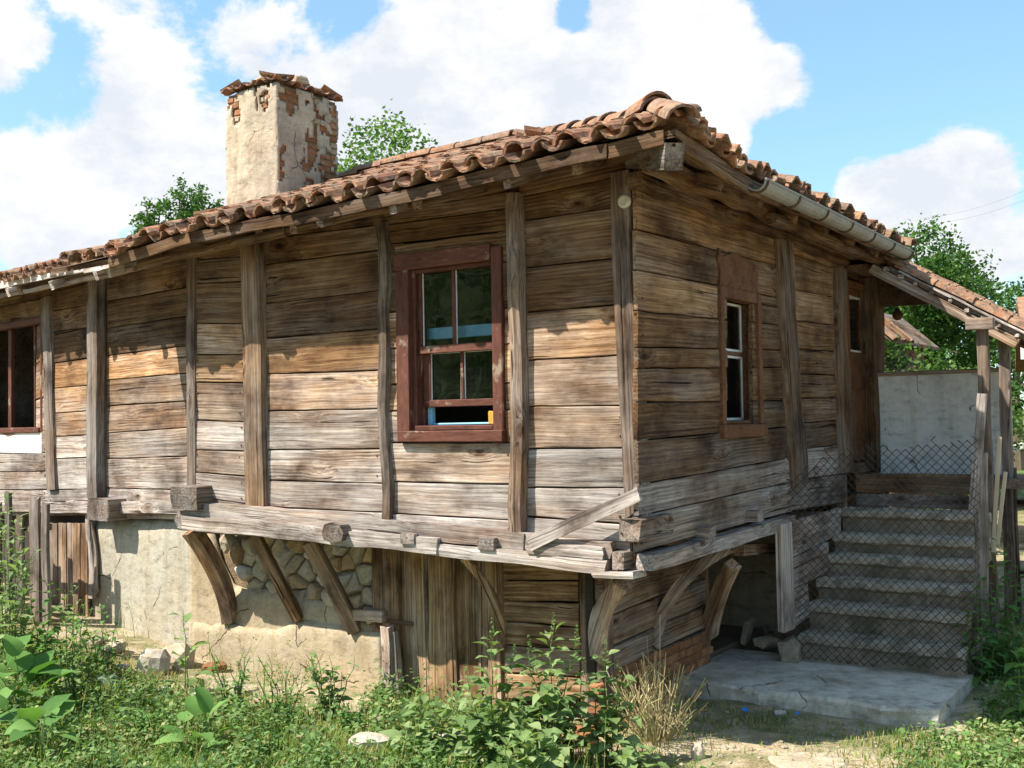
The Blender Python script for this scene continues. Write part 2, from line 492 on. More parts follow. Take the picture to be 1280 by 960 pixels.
M['concrete_worn'] = simple_noise_mat('worn_concrete', [(.34, (.17, .135, .095)), (.47, (.39, .33, .26)), (.60, (.56, .49, .41)), (.72, (.70, .65, .58))], 9, .93, .9, .012, 70, stain=(4, (.10, .10, .065), .50, .64, .7))
M['redpaint'] = simple_noise_mat('oxide_red_paint', [(.30, (.028, .010, .007)), (.45, (.088, .032, .021)), (.62, (.138, .052, .036)), (.75, (.24, .13, .09))], 5, .7, .5, .008, 40, .22, stretch=(.25, 1, 1), stain=(11, (.30, .23, .17), .60, .66, .8))
M['brownpaint'] = simple_noise_mat('brown_paint', [(.28, (.050, .022, .012)), (.5, (.145, .068, .036)), (.75, (.21, .115, .07))], 5, .8, .3, .005, 40, .12)
M['putty'] = simple_noise_mat('white_paint', [(.3, (.45, .45, .44)), (.6, (.72, .73, .74))], 9, .7, .4, .004, 60)
M['white_peel'] = simple_noise_mat('peeling_white', [(.3, (.42, .37, .33)), (.45, (.72, .69, .66)), (.6, (.80, .78, .76))], 5, .8, .5, .006, 50, stretch=(.4, 1, 1))
M['blue'] = simple_noise_mat('blue_paint', [(.3, (.18, .46, .72)), (.6, (.28, .58, .80))], 5, .6, .2, .004, 40)
M['yellow'] = simple_noise_mat('yellow_wood', [(.3, (.42, .22, .03)), (.6, (.56, .33, .07))], 5, .7, .2, .004, 40)
M['zinc'] = simple_noise_mat('zinc', [(.3, (.20, .20, .185)), (.6, (.33, .33, .31)), (.75, (.45, .45, .43))], 3, .75, .2, .004, 30, .3, .15, stain=(4, (.26, .21, .16), .52, .68, .7))
M['iron'] = simple_noise_mat('rusty_iron', [(.3, (.05, .03, .02)), (.6, (.16, .085, .05))], 12, .7, .4, .003, 70, .4, .4)
M['wire'] = simple_noise_mat('rusty_wire', [(.3, (.035, .026, .022)), (.7, (.085, .06, .048))], 12, .6, 0, .001, 50, .4, .5)
M['dark'] = simple_noise_mat('shade_dark_boards', [(.3, (.03, .024, .02)), (.7, (.08, .065, .05))], 4, .9, .3, .01)  # near-black holds the shade of rooms and board gaps; cables share it
M['soil'] = simple_noise_mat('earth_floor', [(.3, (.13, .095, .06)), (.7, (.28, .215, .145))], 4, .95, .5, .02)
M['porcelain'] = simple_noise_mat('old_porcelain', [(.3, (.40, .36, .28)), (.7, (.56, .52, .43))], 6, .35, .1, .002, 40, .5)
M['paper'] = simple_noise_mat('white_paper', [(.3, (.70, .72, .76)), (.7, (.85, .86, .88))], 4, .6, .2, .01, 30, .3)
M['bluebit'] = simple_noise_mat('blue_plastic', [(.3, (.02, .13, .42)), (.7, (.05, .24, .62))], 4, .4, .1, .004, 30, .5)
M['palewood'] = simple_noise_mat('pale_lath', [(.3, (.42, .33, .22)), (.6, (.60, .50, .36)), (.75, (.70, .60, .46))], 3, .8, .3, .004, 40, stretch=(.15, 2, 2))

def glass_mat():
    m, t = newmat('window_glass')
    tc = t.n('ShaderNodeTexCoord')
    nz = t.noise(tc.outputs['Object'], 2.2, 2)
    bmp = t.n('ShaderNodeBump', {'Height': nz, 'Strength': .10, 'Distance': .02}).outputs[0]
    fr = t.n('ShaderNodeFresnel', {'IOR': 1.55, 'Normal': bmp}).outputs[0]
    gl = t.n('ShaderNodeBsdfGlossy', {'Color': (.95, .97, .96, 1), 'Roughness': .02, 'Normal': bmp})
    tr = t.n('ShaderNodeBsdfTransparent', {'Color': (.80, .84, .84, 1)})
    dust = t.n('ShaderNodeBsdfDiffuse', {'Color': (.30, .33, .31, 1)})
    mx = t.n('ShaderNodeMixShader', {0: t.math('MULTIPLY_ADD', fr, 1.1, .0, True), 1: tr.outputs[0], 2: gl.outputs[0]})
    d = t.mrange(t.noise(tc.outputs['Object'], 9, 5, .65), .55, .78, .008, .05)
    mx2 = t.n('ShaderNodeMixShader', {0: d, 1: mx.outputs[0], 2: dust.outputs[0]})
    t.n('ShaderNodeOutputMaterial', {'Surface': mx2.outputs[0]})
    return m
M['glass'] = glass_mat()

def leaf_mat(name, stops, tint=True, transl=.35, rough=.55, obj=False, nscale=1.2):
    m, t = newmat(name)
    if tint:
        f = t.n('ShaderNodeAttribute', attribute_name='tint').outputs['Fac']
    else:
        oi = t.n('ShaderNodeObjectInfo')
        geo = t.n('ShaderNodeNewGeometry')
        nz = t.noise(geo.outputs['Position'], 7 * nscale, 4)
        f = t.math('ADD', t.math('MULTIPLY', oi.outputs['Random'], .6), t.math('MULTIPLY', nz, .4))
    c = t.ramp(f, stops)
    def ex(o):
        tr = t.n('ShaderNodeBsdfTranslucent', {'Color': t.mix(1.0, c, (1.25, 1.35, .6), 'MULTIPLY')})
        return t.n('ShaderNodeMixShader', {0: transl, 1: o, 2: tr.outputs[0]}).outputs[0]
    finish(t, c, .7, None, spec=.16, extra=ex)
    return m
M['grass'] = leaf_mat('grass', [(0, (.08, .16, .03)), (.35, (.15, .26, .055)), (.6, (.24, .32, .085)), (.8, (.32, .28, .11)), (1, (.46, .37, .20))])
M['cover'] = leaf_mat('ground_leaves', [(0, (.065, .125, .042)), (.45, (.135, .235, .075)), (.8, (.235, .33, .13)), (1, (.42, .37, .20))])
M['weed'] = leaf_mat('weed_leaf', [(.1, (.095, .165, .058)), (.5, (.19, .28, .105)), (.84, (.29, .37, .175)), (.92, (.42, .36, .14))], False)
M['dock'] = leaf_mat('broad_leaf', [(.1, (.06, .15, .04)), (.5, (.115, .24, .06)), (.82, (.19, .33, .10)), (.93, (.36, .35, .12))], False)
M['bright'] = leaf_mat('young_leaf', [(.1, (.10, .22, .04)), (.9, (.22, .36, .09))], False, .45)
M['stem'] = simple_noise_mat('green_stem', [(.3, (.07, .12, .035)), (.7, (.14, .19, .07))], 8, .7, .1, .002)
M['dry'] = leaf_mat('dry_stalk', [(0, (.26, .22, .10)), (.5, (.40, .33, .17)), (1, (.52, .45, .27))], True, .15)
M['tree'] = leaf_mat('tree_leaf', [(0, (.025, .075, .020)), (.45, (.06, .14, .032)), (.8, (.11, .20, .052)), (1, (.18, .27, .085))], True, .35)
M['tree_light'] = leaf_mat('bush_leaf', [(0, (.05, .11, .03)), (.45, (.10, .19, .05)), (.8, (.17, .27, .085)), (1, (.30, .36, .18))], True, .4)
M['bark'] = simple_noise_mat('bark', [(.3, (.06, .045, .03)), (.7, (.17, .13, .09))], 6, .95, .8, .02, 40, stretch=(1, 1, .3))

def ground_mat():
    m, t = newmat('ground_soil')
    tc = t.n('ShaderNodeTexCoord')
    v = tc.outputs['Object']
    a = t.noise(v, .9, 7, .6)
    b = t.noise(v, 6, 6, .65)
    g = t.noise(v, 45, 4, .65)
    f = t.math('ADD', t.math('ADD', t.math('MULTIPLY', a, .4), t.math('MULTIPLY', b, .35)), t.math('MULTIPLY', g, .25))
    c = t.ramp(f, [(.34, (.20, .145, .09)), (.45, (.36, .28, .18)), (.55, (.50, .42, .31)), (.66, (.62, .55, .44))])
    gr = t.noise(t.mapping(v, (1, 1, 1), (9, 3, 0)), 1.6, 6, .7)
    c = t.mix(t.mrange(gr, .46, .60, 0, .8), c, t.ramp(g, [(.35, (.055, .085, .022)), (.6, (.15, .17, .06))]))
    sx = t.n('ShaderNodeSeparateXYZ', {0: v})
    r = t.n('ShaderNodeVectorMath', {0: v}, operation='LENGTH').outputs['Value']
    c = t.mix(t.mrange(r, 14, 30, 0, 1), c, t.ramp(a, [(.35, (.05, .09, .022)), (.6, (.13, .17, .055))]))
    finish(t, c, .95, t.math('ADD', b, g), .8, .03, .1)
    return m
M['ground'] = ground_mat()

# ------------------------------------------------------------------ ground and slab surroundings
def graded(lo, hi, a, b, st):
    xs, x = [], a
    while x <= b:
        xs.append(x); x += st
    s, x = st, a
    while x > lo:
        s *= 1.35; x -= s; xs.insert(0, x)
    s, x = st, xs[-1]
    while x < hi:
        s *= 1.35; x += s; xs.append(x)
    return xs
def build_ground():
    xs, ys = graded(-900, 900, -9, 8, .14), graded(-900, 1500, 4.5, 14, .14)
    V = [(x, y, gz(x, y)) for y in ys for x in xs]
    nx = len(xs)
    Fc = [(j * nx + i, j * nx + i + 1, (j + 1) * nx + i + 1, (j + 1) * nx + i) for j in range(len(ys) - 1) for i in range(nx - 1)]
    tag(put('ground', mk('ground', V, Fc, M['ground'], True), I4), kind='structure')
build_ground()

# ------------------------------------------------------------------ the house
H = empty('wooden_house', (C[0], C[1], 0))
tag(H, 'old weathered timber house with sagging tiled roof and overhanging upper storey', 'house')
WD = M['wood']

# colour rows: weathering of the boards (grey, brightness, warm) by height
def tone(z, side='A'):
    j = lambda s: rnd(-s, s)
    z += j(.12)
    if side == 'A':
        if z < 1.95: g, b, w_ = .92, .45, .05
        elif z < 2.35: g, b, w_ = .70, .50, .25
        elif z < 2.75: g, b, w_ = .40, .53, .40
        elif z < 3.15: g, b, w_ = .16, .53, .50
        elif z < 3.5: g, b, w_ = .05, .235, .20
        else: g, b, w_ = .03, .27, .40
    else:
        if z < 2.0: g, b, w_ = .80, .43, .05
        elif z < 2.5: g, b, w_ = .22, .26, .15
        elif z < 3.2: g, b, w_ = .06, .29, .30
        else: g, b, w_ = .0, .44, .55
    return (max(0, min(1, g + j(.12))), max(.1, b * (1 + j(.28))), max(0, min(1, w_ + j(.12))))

def bay(face, xL, xR, ys, side='A', off=0.0, skip=None, th=.035):
    """rows of boards between two picture columns; ys = list of (y at left, y at right) of the joints, top to bottom"""
    for i in range(len(ys) - 1):
        if skip and i in skip: continue
        (a, b), (c, d) = ys[i], ys[i + 1]
        uTL, zTL = face.hit(xL, a, off)
        uTR, zTR = face.hit(xR, b, off)
        uBL, zBL = face.hit(xL, c, off)
        uBR, zBR = face.hit(xR, d, off)
        uL, uR = (uTL + uBL) / 2, (uTR + uBR) / 2
        plank(face, uL - .02, uR + .02, zBL, zBR, zTL, zTR, WD, H, off, th, tone((zBL + zBR + zTL + zTR) / 4, side))

bay(FA, 655, 787, [(228, 196), (247, 219), (277, 258), (336, 322), (391, 380), (451, 444), (508, 507), (561, 560), (609, 610), (645, 655), (680, 697)])
WB = [(262, 238), (282, 260), (306, 288), (340, 328), (391, 385), (436, 430), (481, 479), (514, 512), (553, 553), (602, 605), (641, 650), (668, 682)]
for i in range(len(WB) - 1):
    (a, b), (c, d) = WB[i], WB[i + 1]
    if i in (0, 1, 8, 9, 10):
        bay(FA, 484, 645, [WB[i], WB[i + 1]])
    else:
        m = lambda p, f: p[0] + (p[1] - p[0]) * f
        bay(FA, 484, 506, [(a, m((a, b), .13)), (c, m((c, d), .13))])
        bay(FA, 629, 645, [(m((a, b), .9), b), (m((c, d), .9), d)])
# board closing the strip just above and below the window casing
bay(FA, 500, 633, [(306, 290), (333, 318)])
bay(FA, 328, 481, [(283, 257), (300, 281), (332, 312), (381, 363), (424, 411), (468, 463), (514, 511), (562, 561), (600, 604), (633, 640), (660, 668)])
bay(FA, 246, 309, [(312, 298), (325, 321), (355, 352), (404, 405), (443, 444), (478, 479), (525, 528), (562, 564), (590, 595), (620, 629), (642, 650)])
bay(FL, 130, 243, [(345, 318), (378, 358), (412, 394), (446, 431), (476, 466), (508, 501), (542, 534), (574, 570), (610, 612), (628, 630), (648, 650)])
bay(FL, 64, 124, [(368, 350), (390, 379), (420, 407), (455, 446), (486, 481), (517, 513), (546, 543), (574, 571), (612, 611), (627, 626), (645, 644)])
bay(FL, -70, 62, [(398, 372), (414, 401)])
bay(FL, -70, 62, [(536, 539), (567, 566), (590, 589), (612, 612), (627, 627), (644, 645)])
bay(FL, 50, 62, [(408, 401), (455, 446), (500, 496), (540, 540)])

bay(FB, 793, 985, [(228, 296), (288, 337), (338, 375), (389, 408), (434, 438), (461, 459), (503, 501), (551, 533), (606, 572), (645, 602), (690, 640)], 'B', skip=(2, 3, 4, 5, 6))
rb = [(338, 375), (389, 408), (434, 438), (461, 459), (503, 501), (551, 533)]
for i in range(5):
    (a, b), (c, d) = rb[i], rb[i + 1]
    m = lambda p, f: p[0] + (p[1] - p[0]) * f
    bay(FB, 793, 902, [(a, m((a, b), .58)), (c, m((c, d), .58))], 'B')
    bay(FB, 937, 985, [(m((a, b), .75), b), (m((c, d), .75), d)], 'B')
bay(FB, 978, 1053, [(297, 330), (315, 341), (362, 374), (400, 408), (436, 440), (467, 469), (498, 497), (530, 525), (564, 555), (602, 592), (640, 628)], 'B')
bay(FB, 1090, 1101, [(344, 347), (380, 382), (420, 420), (460, 460), (520, 518), (580, 578)], 'B')

def nails():
    V, Fc = [], []
    Wi = WM[H].inverted()
    for o in [c_ for c_ in H.children if c_.name.startswith('plank')]:
        xs = [v.co.x for v in o.data.vertices]
        zs = [v.co.z for v in o.data.vertices]
        ymin = min(v.co.y for v in o.data.vertices)
        if max(xs) - min(xs) < .3: continue
        for x in (min(xs) + rnd(.05, .09), max(xs) - rnd(.05, .09)):
            for z in (min(zs) * .5 + rnd(-.02, .02), max(zs) * .5 + rnd(-.02, .02)):
                if rnd(0, 1) < .25: continue
                b = len(V)
                r = rnd(.006, .010)
                for y, rr in ((ymin + .012, r), (ymin - .003, r), (ymin - .005, r * .5)):
                    V += [Wi @ WM[o] @ Vector((x + rr * math.cos(a * 1.047), y, z + rr * math.sin(a * 1.047))) for a in range(6)]
                for q in (0, 6):
                    Fc += [(b + q + i, b + q + (i + 1) % 6, b + q + 6 + (i + 1) % 6, b + q + 6 + i) for i in range(6)]
                Fc.append(tuple(b + 12 + i for i in range(6)))
    tag(put('nail_heads', mk('nail_heads', V, Fc, M['iron']), WM[H], H), kind='stuff')
nails()
# ---- upright posts (drawn from two picture points each, standing on the face)
def post(face, xt, yt, xb, yb, wpx, prot=.09, off=0.0, name='post', color=(.7, .5, .3), bow=0.0, wob=.014, sq=.5, depth=None, n=10, taper=1.0):
    ut, zt = face.hit(xt, yt, off + prot / 2)
    ub, zb = face.hit(xb, yb, off + prot / 2)
    ul = face.hit(xt - wpx / 2, yt, off)[0]
    ur = face.hit(xt + wpx / 2, yt, off)[0]
    wd = ur - ul
    p0, p1 = face.pt(ub, off + prot / 2 - .02, zb), face.pt(ut, off + prot / 2 - .02, zt)
    return beam(name, p0, p1, wd, depth or prot + .05, WD, H, n, wob, taper, bow, up=face.n, sq=sq, color=color)
post(FL, 59, 372, 67, 612, 12, .07, color=(.6, .28, .15))
post(FL, 123, 340, 122, 624, 14, .15, color=(.75, .29, .1), bow=.012, wob=.008)
post(FA, 243, 312, 242, 612, 12, .10, off=-.04, color=(.5, .26, .2))
post(FA, 316, 297, 322, 632, 26, .10, color=(.35, .36, .4), wob=.006)
post(FA, 479, 278, 485, 657, 11, .10, color=(.6, .30, .2), wob=.03)
post(FA, 644, 242, 650, 676, 17, .12, color=(.5, .33, .25), wob=.02)
cpost = beam('post', FA.pt(-.035, .0, 1.56), FA.pt(-.10, -.0, 4.10), .155, .15, WD, H, 14, .010, 1.0, 0, up=FA.n, sq=.25, color=(.55, .30, .15))
post(FB, 977, 296, 997, 606, 17, .10, color=(.35, .28, .3), wob=.018)
post(FB, 1047, 336, 1056, 590, 12, .10, color=(.35, .26, .3), wob=.014)
post(FB, 1090, 350, 1096, 590, 14, .12, color=(.30, .22, .2), wob=.012, sq=.2)

# ---- wall plates and sill timbers
def log(face, p, q, h, wd, off, color, name='sill_beam', n=14, wob=.02, sq=.15, endjag=.015, bow=0.0):
    a, b = face.w(p[0], p[1], off), face.w(q[0], q[1], off)
    return beam(name, a, b, wd, h, WD, H, n, wob, 1.0, bow, sq=sq, color=color, endjag=endjag)
log(FA, (247, 300), (640, 228), .10, .12, .02, (.1, .23, .3), 'wall_plate', 18, .022)
log(FA, (640, 226), (800, 190), .12, .14, .03, (.1, .23, .3), 'wall_plate', 10, .022)
log(FL, (-70, 384), (243, 312), .13, .12, .02, (.1, .23, .3), 'wall_plate', 16, .022)
log(FB, (793, 226), (1102, 344), .12, .13, .03, (.1, .26, .4), 'wall_plate', 20, .022)
log(FB, (815, 205), (1080, 318), .11, .12, .30, (.1, .27, .4), 'wall_plate', 16, .03)
# two stacked sill timbers of the jetty: the upper brownish, the lower bleached
log(FA, (246, 634), (662, 676), .13, .17, .05, (.8, .44, .15), n=30, wob=.011)
log(FA, (650, 672), (770, 690), .12, .15, .05, (.8, .50, .2), n=10, wob=.022)
log(FA, (236, 652), (555, 682), .13, .18, .09, (1, .56, .05), n=26, wob=.012)
log(FA, (540, 684), (764, 708), .10, .18, .08, (.95, .52, .1), n=18, wob=.013)
log(FA, (664, 684), (757, 693), .09, .10, .12, (.9, .48, .2), n=8, wob=.02)
log(FA, (748, 716), (800, 717), .05, .18, .08, (1, .60, .05), n=6, wob=.012)
log(FB, (806, 705), (985, 650), .11, .14, .035, (.9, .46, .1), n=16, wob=.010, sq=.1)
log(FL, (-70, 634), (244, 634), .13, .12, .05, (.95, .50, .05), n=16, wob=.018)
# joist ends
def endblock(px, py, wpx, hpx, out, color, face=FA, inn=.3, off=0.0, sq=.2, jag=.012, tilt=0.0):
    u0, z0 = face.hit(px - wpx / 2, py + hpx / 2, out)
    u1, z1 = face.hit(px + wpx / 2, py - hpx / 2, out)
    uc, zc = (u0 + u1) / 2, (z0 + z1) / 2
    beam('joist_end', face.pt(uc, -inn, zc), face.pt(uc, out, zc + tilt), abs(u1 - u0), abs(z1 - z0), WD, H, 6, .012, 1.0, 0, sq=sq, color=color, endjag=jag)
endblock(230, 623, 32, 28, .22, (.7, .26, .1), sq=.1)
endblock(233, 649, 28, 24, .14, (.75, .34, .1), sq=.7)
endblock(122, 636, 27, 26, .24, (.7, .32, .2), FL, sq=.25)
endblock(86, 634, 9, 15, .10, (.9, .5, .1), FL, sq=.1)
endblock(414, 667, 27, 24, .24, (.7, .30, .15), sq=.8)
endblock(509, 673, 17, 12, .186, (.85, .55, .1), sq=.05, jag=.002)
endblock(608, 681, 20, 14, .186, (.8, .38, .15), sq=.05, jag=.004)
endblock(787, 663, 28, 28, .20, (.7, .34, .2), sq=.3, jag=.03)
endblock(771, 700, 14, 22, .15, (.85, .48, .1), sq=.2)
endblock(890, 668, 8, 20, .13, (.85, .40, .1), FB, sq=.1)
endblock(949, 645, 8, 16, .13, (.85, .40, .1), FB, sq=.1)
# short loose board nailed across the corner
pA, pB = FA.w(662, 681, .19), FA.w(799, 617, .15)
beam('nailed_board', pA, pB, .03, .10, WD, H, 8, .006, .95, 0, sq=.05, color=(1, .66, .0), endjag=.01)
# round old lamp socket on the corner post
Vk, Fk = loft([[Vector((math.cos(a) * r, y, math.sin(a) * r)) for a in [2 * math.pi * j / 14 for j in range(14)]] for r, y in ((.046, 0), (.050, -.015), (.047, -.03), (.034, -.038), (.015, -.034))])
put('insulator_disc', mk('insulator_disc', Vk, Fk, M['porcelain']), FA.mat(*(lambda h: (h[0], .07, h[1]))(FA.hit(781, 252, .08))), H)

# floor of the jetty, interior box (floor, back walls) so the windows look into a room coloured dark for shade
def facebox(name, face, u0, u1, o0, o1, z0, z1, mat, parent=H, color=None):
    V, Fc = boxvf(u0, u1, -o1, -o0, z0, z1)
    V = [v - Vector(((u0 + u1) / 2, -(o0 + o1) / 2, (z0 + z1) / 2)) for v in V]
    return put(name, mk(name, V, Fc, mat), face.mat((u0 + u1) / 2, (o0 + o1) / 2, (z0 + z1) / 2), parent, color)
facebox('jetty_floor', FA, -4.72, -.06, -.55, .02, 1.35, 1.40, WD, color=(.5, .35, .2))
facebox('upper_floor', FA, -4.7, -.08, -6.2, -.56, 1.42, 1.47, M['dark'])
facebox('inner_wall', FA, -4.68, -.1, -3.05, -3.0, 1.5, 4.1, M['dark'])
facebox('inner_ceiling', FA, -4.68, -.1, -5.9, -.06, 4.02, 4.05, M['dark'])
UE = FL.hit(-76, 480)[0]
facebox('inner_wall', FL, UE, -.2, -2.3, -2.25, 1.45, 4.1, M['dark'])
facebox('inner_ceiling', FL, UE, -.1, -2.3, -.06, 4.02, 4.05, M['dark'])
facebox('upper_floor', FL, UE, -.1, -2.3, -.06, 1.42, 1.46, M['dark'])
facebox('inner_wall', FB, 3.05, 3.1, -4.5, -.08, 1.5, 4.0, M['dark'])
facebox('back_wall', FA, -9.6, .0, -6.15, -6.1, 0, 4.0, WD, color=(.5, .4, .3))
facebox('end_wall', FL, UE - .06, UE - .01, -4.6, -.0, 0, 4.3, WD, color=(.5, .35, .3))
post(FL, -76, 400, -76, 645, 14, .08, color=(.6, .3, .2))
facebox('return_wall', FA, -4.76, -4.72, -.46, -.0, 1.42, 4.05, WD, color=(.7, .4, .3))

# ------------------------------------------------------------------ roof
PT = .365
def interp(tab, x):
    if x <= tab[0][0]: return tab[0][1]
    for (a, p), (b, q) in zip(tab, tab[1:]):
        if x <= b: return p + (q - p) * (x - a) / (b - a)
    return tab[-1][1]
ZA = [(-6.6, 3.93), (-5.1, 3.955), (-4.6, 4.02), (-4.0, 4.055), (-3.2, 4.06), (-2.5, 4.075), (-.65, 4.165), (.6, 4.20)]
ZB = [(-.6, 4.20), (-.1, 4.15), (.5, 4.115), (.9, 4.12), (3, 4.115), (5, 4.10), (8, 4.1)]
ZL = [(-8, 4.07), (-3.4, 4.085), (-.8, 4.07), (.3, 4.03), (1.5, 4.0)]
OV = .6
def roofpt(face, tab, ov, u, v, h):
    """point on a roof plane: u along the eave, v horizontally inwards from the eave, h above the deck"""
    sag = .035 * noise.noise(Vector((u * .6, v * .7, face.ang))) - .05 * math.sin(min(1, v / 3.2) * math.pi) * .6
    return face.pt(u, ov - v, interp(tab, u) + PT * v + sag + h)
def deck(name, face, tab, ov, urange, vmax, th=.05, color=(.2, .28, .3)):
    nv, nu = 12, 30
    V = []
    for lay in (0, 1):
        for j in range(nv + 1):
            v = vmax * j / nv
            ua, ub = urange(v)
            for i in range(nu + 1):
                V.append(roofpt(face, tab, ov, ua + (ub - ua) * i / nu, v, -.03 - th * (1 - lay)))
    n1 = nu + 1
    o = (nv + 1) * n1
    Fc = []
    for j in range(nv):
        for i in range(nu):
            a = j * n1 + i
            Fc += [(a, a + n1, a + n1 + 1, a + 1), (o + a, o + a + 1, o + a + n1 + 1, o + a + n1)]
    for i in range(nu):
        Fc.append((i, i + 1, o + i + 1, o + i))
    for j in range(nv):
        a, b = j * n1, (j + 1) * n1
        Fc += [(a, o + a, o + b, b), (a + nu, b + nu, o + b + nu, o + a + nu)]
    base = V[0].copy()
    W = Matrix.Translation(base) @ Matrix.Rotation(face.ang, 4, 'Z')
    Wi = W.inverted()
    return put(name, mk(name, [Wi @ v for v in V], Fc, WD), W, H, color)
deck('roof_deck', FA, ZA, OV, lambda v: (-6.1 + .3 * v, .6 - v), 3.4)
deck('roof_deck', FB, ZB, OV, lambda v: (-.6 + v, 5.08), 3.4)
deck('roof_deck', FL, ZL, .55, lambda v: (UE - .5 + .3 * v, -.3 + .12 * v), 3.4)
FBK = Face((FA.pt(0, -4.6, 0).x, FA.pt(0, -4.6, 0).y), rad(-34 + 180))
deck('roof_deck', FBK, [(0, 4.45), (10, 4.35)], OV, lambda v: (-.1 + v, 5.2), 2.4)
FLK = Face((FL.pt(0, -5.6, 0).x, FL.pt(0, -5.6, 0).y), FL.ang + math.pi)
deck('roof_deck', FLK, [(0, 4.05), (10, 4.0)], OV, lambda v: (.2, 6.0), 3.4)

def tile_mesh(r0, r1, L, th, up, k=7, wob=.004):
    """half-round roof tile: local y upslope, x across, z up; 'up' arches upwards, else it is the channel tile"""
    out = []
    span = rad(82)
    sdd = rnd(0, 99)
    rings = []
    for y, r in ((0, r0), (L * .5, (r0 + r1) / 2), (L, r1)):
        o, i_ = [], []
        for j in range(k + 1):
            a = -span + 2 * span * j / k
            w1 = wob * noise.noise(Vector((a * 2, y * 5, sdd)))
            sgn = 1 if up else -1
            jy = (rnd(-.012, .012) if y == 0 else 0)
            o.append(Vector((math.sin(a) * (r + w1), y + jy, sgn * (math.cos(a) * (r + w1) - r * math.cos(span)) * .92)))
            rr = r - th
            i_.append(Vector((math.sin(a) * rr, y + jy, sgn * (math.cos(a) * rr - r * math.cos(span)) * .92)))
        rings.append(o + i_[::-1])
    V, Fc = loft(rings)
    if not up:
        for v in V: v.z += r0 * .92
    return V, Fc
COV = [mk('cover_tile', *tile_mesh(.096, .076, .44, .021, True, wob=.005), M['tile']) for _ in range(6)]
PAN = [mk('channel_tile', *tile_mesh(.088, .098, .44, .020, False, wob=.005), M['tile']) for _ in range(6)]
HIP = [mk('hip_tile', *tile_mesh(.118, .096, .46, .02, True, 9), M['tile']) for _ in range(4)]

def tile_roof(face, tab, ov, urange, vmax, per, row, nfull, parent=H, names=('cover_tile', 'channel_tile'), fieldname='roof_tile_field', mess=1.0, ptfn=None, ulim=(-99, 99)):
    FV, FF = [], []
    nrow = int(vmax / (row * .95))
    u0, u1 = urange(0)
    u1 = max(u1, urange(vmax)[1])
    nc = int((u1 - u0) / per)
    fn = ptfn or (lambda u, v, h: roofpt(face, tab, ov, u, v, h))
    for j in range(nrow + 1):
        v = j * row * .95 - .05
        ua, ub = urange(max(0, v))
        for i in range(nc + 1):
            uc = u0 + i * per
            for kind in (0, 1):
                u = uc + (per / 2 if kind else 0)
                if u < ua - .02 or u > ub + .02 or u < ulim[0] or u > ulim[1]: continue
                ju, jv = rnd(-.018, .018) * mess, rnd(-.035, .03) * mess
                h = (.07 if kind == 0 else .004) - .028 + rnd(-.004, .012) * mess
                P = fn(u + ju, v + jv, h)
                Q = fn(u + ju + rnd(-.022, .022) * mess, v + jv + .4, h - .012)
                R_ = fn(u + ju + .1, v + jv, h)
                y = (Q - P).normalized()
                x = (R_ - P).normalized()
                z = x.cross(y).normalized()
                x = y.cross(z)
                roll = Matrix.Rotation(rnd(-.10, .10) * mess, 3, 'Y')
                B3 = Matrix((x, y, z)).transposed() @ roll
                W = Matrix.Translation(P) @ B3.to_4x4()
                lib = COV if kind == 0 else PAN
                me = random.choice(lib)
                if j < nfull:
                    put(names[kind], me, W, parent)
                else:
                    b = len(FV)
                    FV += [W @ vv.co for vv in me.vertices]
                    FF += [tuple(b + q for q in p.vertices) for p in me.polygons]
    if FV:
        Wp = WM[parent]
        Wi = Wp.inverted()
        o = put(fieldname, mk(fieldname, [Wi @ p for p in FV], FF, M['tile']), Wp, parent)
        tag(o, kind='stuff')
tile_roof(FA, ZA, OV, lambda v: (-5.8 + .3 * v, .58 - v), 3.3, .245, .33, 3, mess=1.7)
tile_roof(FL, ZL, .55, lambda v: (UE - .4 + .3 * v, -.72 + .12 * v), 3.3, .22, .33, 2, mess=1.3)
tile_roof(FB, ZB, OV, lambda v: (-.45 + v, 4.98), 3.0, .225, .33, 2, mess=1.7)
# hip and ridge tiles
for k in range(9):
    v = -.10 + k * .36
    P = roofpt(FA, ZA, OV, .6 - v, v, .07 + rnd(-.01, .01) + (.03 if k == 1 else 0))
    Q = roofpt(FA, ZA, OV, .6 - v - .3, v + .3, .07)
    y = (Q - P).normalized()
    if k == 0: y = (y + Vector((0, 0, .22))).normalized()
    x = y.cross(Vector((0, 0, 1))).normalized()
    z = x.cross(y)
    W = Matrix.Translation(P + Vector((0, 0, -.05 if k == 0 else .01))) @ (Matrix((x, y, z)).transposed() @ Matrix.Rotation(rnd(-.15, .15), 3, 'Y')).to_4x4()
    put('hip_tile', HIP[k % 4], W, H)
    if k == 1:
        put('hip_tile', HIP[(k + 1) % 4], Matrix.Translation((.02, .03, .045)) @ W, H)
for k in range(7):
    u = -2.9 - k * .36
    P = roofpt(FA, ZA, OV, u, 3.4, .09)
    x = FA.n
    W = Matrix.Translation(P) @ Matrix((x, -FA.u, Vector((0, 0, 1)))).transposed().to_4x4()
    put('hip_tile', HIP[k % 4], W, H)

facebox('frieze_board', FA, -4.74, .0, -.10, -.02, 3.96, 4.40, WD, color=(.1, .30, .4))
facebox('frieze_board', FB, .0, 6.0, -.10, -.02, 3.94, 4.36, WD, color=(.1, .34, .4))
facebox('frieze_board', FL, UE, -.02, -.10, -.02, 3.94, 4.28, WD, color=(.1, .30, .4))
